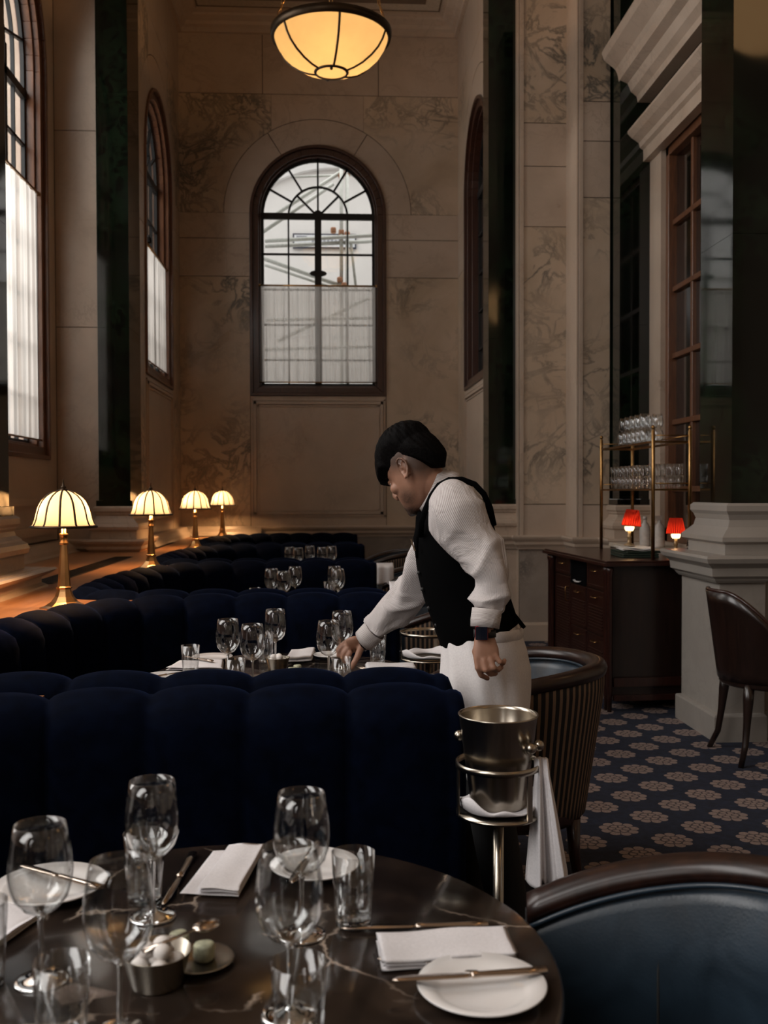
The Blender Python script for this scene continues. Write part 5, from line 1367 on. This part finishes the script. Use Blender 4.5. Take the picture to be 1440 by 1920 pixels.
skin = NT('skin'); c = skin.coord()
n1 = skin.noise(c, 18, 4)
base = skin.ramp(n1, [(0.3, (0.33, 0.165, 0.105)), (0.7, (0.42, 0.22, 0.145))])
def blob(center, r0, r1):
    d = skin.n('VectorMath', operation='DISTANCE', i={0: c, 1: tuple(center)}).outputs['Value']
    mr = skin.n('MapRange', i={'Value': d, 1: r0, 2: r1, 3: 1.0, 4: 0.0}); mr.clamp = True
    return mr.outputs[0]
beard = skin.math('MAXIMUM', blob(hp(0.072, 0.0, -0.105), 0.030, 0.060), skin.math('MULTIPLY', blob(hp(0.045, 0.052, -0.080), 0.012, 0.045), 0.8))
beard = skin.math('MAXIMUM', beard, skin.math('MULTIPLY', blob(hp(0.094, 0.0, -0.060), 0.006, 0.026), 0.6))
sp_n = skin.noise(c, 260, 2)
bm = skin.math('MULTIPLY', beard, skin.math('MULTIPLY_ADD', sp_n, 0.8, 0.45))
fade = skin.math('MAXIMUM', blob(hp(-0.068, 0.050, -0.005), 0.035, 0.075), blob(hp(-0.005, 0.072, 0.050), 0.030, 0.068))
bm2 = skin.math('MAXIMUM', bm, skin.math('MULTIPLY', fade, 0.84))
col = skin.mix(bm2, base, (0.025, 0.016, 0.012))
lip = blob(hp(0.097, 0, -0.067), 0.008, 0.018)
col = skin.mix(skin.math('MULTIPLY', lip, 0.5), col, (0.30, 0.10, 0.08))
M['skin'] = skin.fin(skin.pbr(col, 0.5, 0, skin.bump(n1, 0.1, 0.003), **{'Subsurface Weight': 0.08, 'Subsurface Radius': (0.012, 0.005, 0.003), 'Subsurface Scale': 0.6}))
M['hair'] = plain('black_hair', (0.0035, 0.003, 0.003), 0.62, 0, 0.2, 140, 0.6, **{'Specular IOR Level': 0.03})
M['watch_glass'] = plain('dark_watch_glass', (0.008, 0.010, 0.018), 0.06, 0, 0.02, 10, **{'Coat Weight': 1.0})
M['watch_red'] = plain('red_watch_case', (0.30, 0.02, 0.03), 0.35, 0.6)
M['eye_white'] = plain('eye_white', (0.7, 0.66, 0.62), 0.3)

b = MB()
ht = [(-0.120, 0.072, 0.040, 0.014), (-0.114, 0.084, 0.022, 0.026), (-0.100, 0.090, 0.000, 0.039), (-0.082, 0.0895, -0.022, 0.049), (-0.062, 0.091, -0.045, 0.056), (-0.042, 0.088, -0.065, 0.061),
      (-0.020, 0.086, -0.080, 0.066), (0.0, 0.082, -0.088, 0.070), (0.016, 0.088, -0.093, 0.073), (0.040, 0.090, -0.097, 0.075), (0.065, 0.084, -0.095, 0.073), (0.088, 0.068, -0.083, 0.064), (0.105, 0.045, -0.062, 0.048), (0.116, 0.018, -0.034, 0.028), (0.120, -0.004, -0.014, 0.008)]
rings = []
for z, xf, xb, w in ht:
    xc = (xf + xb)/2; a = (xf - xb)/2
    rings.append([hp(xc + a*math.copysign(abs(math.cos(t_))**0.9, math.cos(t_)), w*math.copysign(abs(math.sin(t_))**0.9, math.sin(t_)), z) for t_ in [2*PI*k/36 for k in range(36)]])
b.loft(rings)
# nose, nostrils, brow, lips, cheekbones, jaw
b.tube([hp(0.080, 0, 0.014), hp(0.096, 0, -0.006), hp(0.107, 0, -0.026), hp(0.103, 0, -0.038), hp(0.085, 0, -0.042)], [0.0075, 0.0085, 0.0105, 0.0095, 0.008], 12)
for s in (-1, 1):
    b.ball(hp(0.093, 0.0115*s, -0.035), 0.0072, 6); b.tube([hp(0.086, 0.012*s, 0.023), hp(0.086, 0.035*s, 0.027), hp(0.070, 0.055*s, 0.018)], [0.007, 0.008, 0.006], 8)
    b.ball(hp(0.062, 0.040*s, -0.028), 0.022, 8, sz=0.9); b.ball(hp(0.0755, 0.031*s, 0.004), 0.0125, 8)
b.tube([hp(0.084, -0.022, -0.064), hp(0.094, 0, -0.061), hp(0.084, 0.022, -0.064)], [0.004, 0.0065, 0.004], 8)
b.tube([hp(0.083, -0.020, -0.071), hp(0.093, 0, -0.073), hp(0.083, 0.020, -0.071)], [0.004, 0.007, 0.004], 8)
b.ball(hp(0.080, 0, -0.102), 0.016, 8)
for s in (-1, 1):          # ears: a curled rim round a hollow
    ear = [(-0.002, -0.030), (0.006, -0.018), (0.010, 0.0), (0.009, 0.018), (0.000, 0.030), (-0.012, 0.033), (-0.022, 0.026), (-0.026, 0.010), (-0.022, -0.008), (-0.012, -0.022), (-0.004, -0.031)]
    b.tube([hp(x - 0.012, (0.073 + (0.010 if x < 0.003 else 0.0) + 0.006*abs(z)/0.03)*s, z - 0.012) for x, z in ear], [0.0048, 0.005, 0.005, 0.0045, 0.0042, 0.0042, 0.0042, 0.0042, 0.0042, 0.0048, 0.006], 8)
    b.tube([hp(-0.020, 0.070*s, -0.034), hp(-0.022, 0.075*s, -0.012), hp(-0.024, 0.076*s, 0.012)], [0.004, 0.009, 0.008], 8)
# neck
b.tube([L3(846, 936, 3.03), L3(824, 918, 3.03), L3(803, 903, 3.03), L3(786, 888, 3.03)], [0.060, 0.056, 0.055, 0.052], 20)
# torso core and legs
def ringc(c, f, s, a, bb, n=32, dz=None, p=1.0):
    out = []
    for k in range(n):
        t_ = 2*PI*k/n; ct, st = math.cos(t_), math.sin(t_)
        out.append(c + f*(a*math.copysign(abs(ct)**p, ct)) + s*(bb*math.copysign(abs(st)**p, st)) + (Vector((0, 0, dz(t_))) if dz else Vector()))
    return out
SF = Vector((-0.985, 0, -0.17)); SS = Vector((0, -1, 0))
torso = [(912, 1240, 0.110, 0.150), (902, 1180, 0.095, 0.125), (880, 1120, 0.100, 0.125), (864, 1060, 0.105, 0.135), (854, 1010, 0.100, 0.145), (848, 965, 0.085, 0.145), (846, 935, 0.060, 0.12), (845, 915, 0.035, 0.07)]
b.loft([ringc(L3(u, v, 3.02), SF, SS, a, bb, 28) for u, v, a, bb in torso])
hipc = L3(912, 1230, 3.02)
for s, fx, fy in ((-1, 0.03, -0.02), (1, -0.06, 0.02)):
    hx = hipc + Vector((0, 0.07*s, -0.02))
    kn = Vector((hx.x - 0.02 + fx*0.3, 0.10*s + fy, 0.50)); an = Vector((hx.x + 0.03 + fx, 0.10*s + fy, 0.09))
    b.tube([hx, hx.lerp(kn, 0.3), hx.lerp(kn, 0.7), kn, kn.lerp(an, 0.3), kn.lerp(an, 0.7), an, an - Vector((0, 0, 0.05))], [0.072, 0.074, 0.062, 0.052, 0.054, 0.042, 0.035, 0.038], 18)
    b.tube([an + Vector((0.03, 0, -0.05)), an + Vector((-0.06, 0, -0.06)), an + Vector((-0.15, 0, -0.068))], [0.034, 0.036, 0.022], 14)
# arms under the sleeves
armN = [(858, 938, 2.87), (872, 985, 2.83), (898, 1040, 2.80), (915, 1085, 2.78), (914, 1120, 2.76), (910, 1160, 2.745), (908, 1186, 2.74)]
b.tube([L3(*q) for q in armN], [0.040, 0.042, 0.038, 0.033, 0.030, 0.027, 0.026], 16)
armF = [(835, 960, 3.15), (812, 1045, 3.26), (786, 1095, 3.33), (748, 1138, 3.39), (716, 1168, 3.42), (690, 1194, 3.44), (679, 1203, 3.45)]
b.tube([L3(*q) for q in armF], [0.042, 0.040, 0.037, 0.033, 0.031, 0.027, 0.026], 16)
# hanging near hand
def hand(pts_palm, fingers):
    b.loft([[c0 + ax*(ra*math.cos(t_)) + ay*(rb*math.sin(t_)) for t_ in [2*PI*k/18 for k in range(18)]] for c0, ax, ay, ra, rb in pts_palm])
    for pts, rs in fingers:
        b.tube(pts, rs, 10); b.ball(pts[-1], rs[-1]*0.98, 6); b.ball(pts[0], rs[0], 6)
        for q, r_ in zip(pts[1:-1], rs[1:-1]): b.ball(q, r_*1.03, 6)
ax = Vector((1, 0.15, 0.05)).normalized(); ay = Vector((0.15, -1, 0)).normalized()
hand([(L3(908, 1184, 2.74), ax, ay, 0.026, 0.018), (L3(909, 1200, 2.735), ax, ay, 0.031, 0.017), (L3(911, 1217, 2.73), ax, ay, 0.037, 0.0165), (L3(912, 1232, 2.725), ax, ay, 0.038, 0.0145), (L3(912, 1239, 2.727), ax, ay, 0.030, 0.010)],
     [([L3(894, 1234, 2.722), L3(896, 1252, 2.717), L3(902, 1266, 2.728), L3(914, 1272, 2.742)], [0.0100, 0.0092, 0.0085, 0.0075]),
      ([L3(907, 1238, 2.715), L3(911, 1256, 2.708), L3(920, 1264, 2.722), L3(929, 1263, 2.742)], [0.0102, 0.0094, 0.0086, 0.0078]),
      ([L3(919, 1236, 2.716), L3(925, 1252, 2.708), L3(934, 1256, 2.722), L3(940, 1251, 2.744)], [0.0098, 0.0090, 0.0084, 0.0076]),
      ([L3(929, 1230, 2.722), L3(937, 1241, 2.716), L3(944, 1243, 2.730), L3(946, 1238, 2.748)], [0.0088, 0.0080, 0.0074, 0.0068]),
      ([L3(898, 1205, 2.748), L3(892, 1222, 2.772), L3(896, 1240, 2.790), L3(904, 1250, 2.790)], [0.0125, 0.0115, 0.0105, 0.009])])
# reaching far hand, closing on the glass
ax = Vector((0.15, 0.85, 0.45)).normalized(); ay = Vector((-0.35, -0.35, 0.86)).normalized()
fw = lambda u, v, y: L3(u, v, y)
ax = Vector((0.10, 0.60, -0.75)).normalized(); ay = Vector((-0.25, 0.75, 0.55)).normalized()
hand([(fw(681, 1202, 3.45), ax, ay, 0.026, 0.018), (fw(673, 1205, 3.45), ax, ay, 0.031, 0.0175), (fw(664, 1208, 3.45), ax, ay, 0.037, 0.0175), (fw(655, 1211, 3.455), ax, ay, 0.038, 0.016), (fw(650, 1212, 3.455), ax, ay, 0.030, 0.012)],
     [([fw(656, 1200, 3.465), fw(646, 1206, 3.47), fw(638, 1212, 3.465), fw(633, 1219, 3.455)], [0.0100, 0.0092, 0.0084, 0.0074]),
      ([fw(653, 1208, 3.455), fw(643, 1213, 3.455), fw(636, 1221, 3.448), fw(634, 1230, 3.445)], [0.0102, 0.0094, 0.0086, 0.0076]),
      ([fw(653, 1216, 3.445), fw(645, 1224, 3.442), fw(642, 1233, 3.440), fw(646, 1241, 3.440)], [0.0098, 0.0090, 0.0084, 0.0076]),
      ([fw(657, 1224, 3.435), fw(652, 1233, 3.432), fw(652, 1242, 3.432), fw(657, 1248, 3.434)], [0.0088, 0.0080, 0.0074, 0.0066]),
      ([fw(676, 1216, 3.430), fw(670, 1232, 3.418), fw(664, 1243, 3.412), fw(659, 1252, 3.412)], [0.0130, 0.0115, 0.0102, 0.0090])])
body = b.build('body', 'skin', waiter)
md = body.modifiers.new('r', 'REMESH'); md.mode = 'VOXEL'; md.voxel_size = 0.0036; md.use_smooth_shade = True
md = body.modifiers.new('s', 'SMOOTH'); md.factor = 0.5; md.iterations = 4
for s in (-1, 1):
    e = MB(); e.ball(hp(0.0735, 0.031*s, 0.002), 0.0115, 8); e.build('eye', 'eye_white', waiter)

# hair
b = MB(); rows = []
def ss(x, a, c_): t_ = max(0, min(1, (x-a)/(c_-a))); return t_*t_*(3-2*t_)
rnd = random.Random(9)
def hair_r(az, el):
    d = Vector((math.cos(el)*math.cos(az), math.cos(el)*math.sin(az), math.sin(el)))
    fx = 0.092 if d.x > 0 else 0.101
    r0 = 1/math.sqrt((d.x/fx)**2 + (d.y/0.077)**2 + (d.z/0.121)**2)
    a = abs(math.degrees(math.atan2(math.sin(az), math.cos(az)))); e = math.degrees(el)
    line = 4 + 9*ss(a, 25, 60) + 8*ss(a, 60, 85) - 56*ss(a, 98, 172)
    T = 0.032 - 0.017*ss(a, 40, 85)*(1 - ss(e, 25, 55)) - 0.016*ss(a, 80, 140)*(1 - ss(e, 0, 55))
    T = max(T, 0.0145)
    k = ss(e - line, 0, 26 if a > 60 else 10)
    strand = 0.0012*math.sin(az*17 + 5*math.sin(el*3)) + 0.0009*math.sin(az*37 + el*9)
    kk = ss(e - line, -2.5, 1.5)
    return d, r0*0.60*(1 - kk) + (r0 - 0.001 + T*k + strand*k)*kk
for j in range(81):
    el = R(-48 + 138*j/80); rows.append([])
    for k in range(144):
        az = 2*PI*k/144; d, r_ = hair_r(az, el); p = d*r_
        if p.x > 0.05: p.z -= 0.012*ss(p.x, 0.05, 0.12)
        rows[-1].append(hp(p.x - 0.002, p.y, p.z + 0.004))
b.loft(rows, 0, (False, True)); b.build('hair', 'hair', waiter)

# shirt: yoke, sleeves, cuffs, collar
def fold(amp, seed):
    rnd = random.Random(seed); f = [(rnd.uniform(1, 4), rnd.uniform(8, 20), rnd.uniform(0, 6)) for _ in range(5)]
    return lambda t_, s: sum(amp/5*math.sin(a*t_ + bb*s + c_) for a, bb, c_ in f)
def sleeve(pts, rs, nm, seed, amp, n=56, sub=6, mat='shirt', ucount=75):
    P3 = [Vector(p) for p in pts]; cc = [P3[0]*2-P3[1]] + P3 + [P3[-1]*2-P3[-2]]; rr = [rs[0]] + list(rs) + [rs[-1]]
    path, rad = [], []
    for i in range(1, len(cc)-2):
        for k in range(sub):
            t_ = k/sub; p0, p1, p2, p3 = cc[i-1:i+3]
            path.append(0.5*((2*p1)+(p2-p0)*t_+(2*p0-5*p1+4*p2-p3)*t_*t_+(3*p1-p0-3*p2+p3)*t_**3))
            rad.append(rr[i]*(1-t_) + rr[i+1]*t_)
    path.append(P3[-1]); rad.append(rs[-1])
    F = fold(amp, seed); rings = []; prev = None; L = len(path)
    for i, p in enumerate(path):
        d = (path[min(i+1, L-1)] - path[max(i-1, 0)]).normalized()
        a = (prev - d*prev.dot(d)).normalized() if prev else d.cross(Vector((0, 1, 0))).normalized()
        prev = a; c_ = d.cross(a)
        s = i/(L-1); w_ = ss(s, 0.12, 0.35)*(1 - ss(s, 0.93, 1.0))
        ring = []
        for k in range(n):
            t_ = 2*PI*k/n; q = F(t_, s)*w_
            q += amp*0.9*w_*((1 - abs(math.sin(11*s + 1.1*math.sin(t_ + seed) + 0.5*math.sin(2*t_))))**2)*ss(s, 0.25, 0.55) + amp*0.7*w_*((1 - abs(math.sin(4*s + t_ + seed)))**2.5)*(1 - ss(s, 0.5, 0.7)) - amp*0.3
            ring.append(p + (a*math.cos(t_) + c_*math.sin(t_))*(rad[i] + q))
        rings.append(ring)
    m = MB(); m.loft(rings, 0, (True, True), True, True, ulen=ucount)
    return m.build(nm, mat, waiter)
sleeve([L3(838, 920, 2.93), L3(843, 925, 2.91), L3(848, 938, 2.89), L3(857, 970, 2.86), L3(879, 1006, 2.84), L3(901, 1037, 2.81), L3(915, 1067, 2.785), L3(920, 1098, 2.77), L3(918, 1128, 2.76), L3(912, 1148, 2.75)],
       [0.020, 0.054, 0.074, 0.090, 0.079, 0.065, 0.055, 0.050, 0.049, 0.038], 'shirt_sleeve', 3, 0.014, ucount=100)
sleeve([L3(842, 945, 3.12), L3(838, 965, 3.15), L3(828, 1005, 3.20), L3(811, 1048, 3.26), L3(788, 1090, 3.32), L3(762, 1122, 3.375), L3(734, 1150, 3.41), L3(708, 1174, 3.43), L3(699, 1184, 3.435)],
       [0.04, 0.065, 0.072, 0.071, 0.066, 0.060, 0.054, 0.049, 0.039], 'shirt_sleeve', 8, 0.014, ucount=100)
def tubep(nm, mat, pts, rs, n=40, ucount=1, vcount=1, caps=(False, False), solid=0.0):
    m = MB(); m.tube(pts, rs, n, caps=caps, ulen=ucount, vlen=vcount); return m.build(nm, mat, waiter, solid=solid)
tubep('shirt_cuff', 'cuff', [L3(913, 1142, 2.752), L3(912, 1152, 2.75), L3(910, 1165, 2.745), L3(909, 1177, 2.742)], [0.040, 0.0405, 0.0400, 0.0385], vcount=16, solid=0.003)
tubep('shirt_cuff', 'cuff', [L3(703, 1181, 3.43), L3(697, 1187, 3.435), L3(688, 1196, 3.44), L3(682, 1201, 3.445)], [0.041, 0.0415, 0.0405, 0.0390], vcount=16, solid=0.003)
m = MB(); m.loft([ringc(L3(u, v, 3.02), SF, SS, a, bb, 60) for u, v, a, bb in ((856, 985, 0.098, 0.155), (853, 955, 0.090, 0.165), (850, 935, 0.077, 0.158), (846, 917, 0.058, 0.12), (842, 905, 0.045, 0.085), (836, 899, 0.030, 0.06))], ulen=110); m.build('shirt_yoke', 'shirt', waiter)
nd = (L3(800, 903, 3.03) - L3(838, 922, 3.03)).normalized(); cu = Vector((0.44, 0, 0.90)); cu = (cu - nd*cu.dot(nd)).normalized(); cs = nd.cross(cu)
m = MB(); m.loft([ringc(L3(838, 931, 3.03), cu, cs, 0.080, 0.080, 48), ringc(L3(826, 925, 3.03), cu, cs, 0.075, 0.070, 48), ringc(L3(812, 921, 3.03), cu, cs, 0.070, 0.068, 48), ringc(L3(803, 918, 3.03), cu, cs, 0.067, 0.066, 48)], caps=(False, False), ulen=80); m.build('shirt_collar', 'shirt', waiter, solid=0.004)
# vest
F = fold(0.006, 21)
vr = [(902, 1182, 0.112, 0.158, 0.058), (889, 1155, 0.118, 0.155, 0.020), (876, 1122, 0.124, 0.152, 0), (866, 1085, 0.128, 0.155, 0), (858, 1045, 0.126, 0.162, 0), (853, 1008, 0.120, 0.168, 0), (849, 975, 0.110, 0.170, 0), (847, 948, 0.093, 0.162, 0)]
rings = []
for i, (u, v, a, bb, dip) in enumerate(vr):
    ring = ringc(L3(u, v, 3.02), SF, SS, a, bb, 64, dz=lambda t_, dip=dip: -dip*max(0, math.cos(t_))**3)
    c_ = L3(u, v, 3.02)
    rings.append([p + (p - c_).normalized()*F(2*PI*k/64, i/7) for k, p in enumerate(ring)])
m = MB(); m.loft(rings, 0, (False, False)); m.build('vest', 'vest', waiter, solid=0.006, sub=1)
tubep('vest_shoulder_edge', 'vest', [L3(789, 1005, 2.93), L3(790, 980, 2.90), L3(798, 955, 2.885), L3(809, 930, 2.89), L3(823, 910, 2.90), L3(842, 900, 2.91), L3(866, 899, 2.91), L3(890, 908, 2.91), L3(907, 926, 2.92), L3(919, 952, 2.93), L3(926, 985, 2.94)],
      [(0.009, 0.008)]*11, 12, caps=(True, True))
for k, (u, v) in enumerate(((787, 1074), (794, 1105), (806, 1140), (820, 1172))):
    m = MB(); m.ball(L3(u - 2, v, 2.98), 0.006, 6); m.build('vest_button', 'rubber', waiter)
m = MB(); m.box((-0.002, -0.004, -0.018), (0.002, 0.004, 0.018)); o = m.build('pocket_clip', 'steel', waiter, loc=L3(774, 1022, 2.95), rot=(0, R(-20), 0))
m = MB(); m.box((-0.006, -0.008, -0.055), (0.006, 0.008, 0.02)); m.build('vest_strap', 'vest', waiter, loc=L3(962, 1150, 2.93), rot=(0, R(-38), 0), bevel=0.003)
# tie
m = MB(); m.tube([L3(793, 962, 3.0), L3(788, 972, 3.0), L3(786, 992, 3.0), L3(781, 1010, 3.0), L3(784, 1045, 3.0)], [(0.014, 0.016), (0.022, 0.014), (0.028, 0.012), (0.030, 0.010), (0.02, 0.008)], 14); m.build('tie', 'vest', waiter)
# apron
m = MB(); rings = []; NA = 110
ar = [(905, 1164, 0.104, 0.140), (905, 1185, 0.116, 0.150), (907, 1215, 0.128, 0.160), (908, 1250, 0.135, 0.168), (906, 1290, 0.137, 0.172), (909, 1335, 0.131, 0.172), (912, 1385, 0.122, 0.168), (916, 1440, 0.110, 0.165)]
for i in range(43):
    x = i/6; k0 = min(6, int(x)); t_ = x - k0
    u, v, a, bb = [ar[k0][q]*(1-t_) + ar[k0+1][q]*t_ for q in range(4)]; s = i/42
    ring = ringc(L3(u, v, 3.02), Vector((-1, 0, 0)), SS, a, bb, NA)
    cc_ = L3(u, v, 3.02)
    out = []
    for k, p in enumerate(ring):
        th = 2*PI*k/NA
        q = 0.005*s*math.sin(th*9 + 1) + 0.006*math.sin(3*th + 5.5*s*2) * s + 0.012*math.exp(-((th - 0.9 - 0.9*s)/0.16)**2)*ss(s, 0.02, 0.2)*(1-0.4*s) + 0.010*math.exp(-((th - 0.35 - 0.75*s)/0.14)**2)*ss(s, 0.02, 0.2) + 0.007*math.exp(-((th - 1.5 - 0.5*s)/0.12)**2)*ss(s, 0.1, 0.4)
        out.append(p + (p - cc_).normalized()*q)
    rings.append(out)
m.loft(rings, 0, (False, False)); m.build('apron', 'apron', waiter, solid=0.003)
m = MB(); m.loft([[p*1.0 for p in ringc(L3(905, v, 3.02), Vector((-1, 0, 0)), SS, 0.119 + d_, 0.153 + d_, NA)] for v, d_ in ((1172, 0.0), (1174, 0.003), (1190, 0.004), (1192, 0.0))], caps=(False, False)); m.build('apron_waistband', 'apron', waiter)
# trousers and shoes
for s, fx, fy in ((-1, 0.03, -0.02), (1, -0.06, 0.02)):
    hx = hipc + Vector((0, 0.068*s, -0.02)); kn = Vector((hx.x - 0.02 + fx*0.3, 0.10*s + fy, 0.50)); an = Vector((hx.x + 0.03 + fx, 0.10*s + fy, 0.09))
    m = MB(); m.tube([hx + Vector((0, 0, 0.06)), hx, hx.lerp(kn, 0.3), hx.lerp(kn, 0.7), kn, kn.lerp(an, 0.3), kn.lerp(an, 0.7), an, an - Vector((0, 0, 0.02))], [0.05, 0.080, 0.082, 0.074, 0.068, 0.066, 0.062, 0.060, 0.060], 24); m.build('trouser_leg', 'trousers', waiter)
    m = MB(); m.tube([an + Vector((0.055, 0, -0.055)), an + Vector((0.03, 0, -0.045)), an + Vector((-0.06, 0, -0.05)), an + Vector((-0.14, 0, -0.062)), an + Vector((-0.185, 0, -0.07))], [(0.02, 0.03), (0.038, 0.045), (0.042, 0.040), (0.040, 0.028), (0.015, 0.018)], 16); m.build('shoe', 'rubber', waiter)
# watch and wristband
wc = L3(909, 1187, 2.741)
m = MB(); m.lathe([(0.0285, -0.011), (0.030, -0.011), (0.030, 0.011), (0.0285, 0.011)], 40, wc, closed=True, sx=1.05, sy=0.78); m.build('watch_strap', 'rubber', waiter)
rt = (0, 0, R(-12))
cpos = L3(903, 1187, 2.711)
m = MB(); m.box((-0.018, -0.005, -0.020), (0.018, 0.005, 0.020)); wo = m.build('watch_case', 'watch_red', waiter, loc=cpos, rot=rt, bevel=0.005)
m = MB(); m.box((-0.0162, -0.0062, -0.0182), (0.0162, -0.0049, 0.0182)); m.build('watch_glass', 'watch_glass', wo, bevel=0.001)
m = MB(); wc2 = L3(679, 1205, 3.449); dd = (L3(664, 1208, 3.45) - L3(690, 1194, 3.44)).normalized()
q = dd.to_track_quat('Z', 'Y').to_matrix().to_4x4(); m.lathe([(0.0285, -0.003), (0.031, -0.003), (0.031, 0.003), (0.0285, 0.003)], 40, wc2, q, closed=True); m.build('wristband', 'dark_wood', waiter)
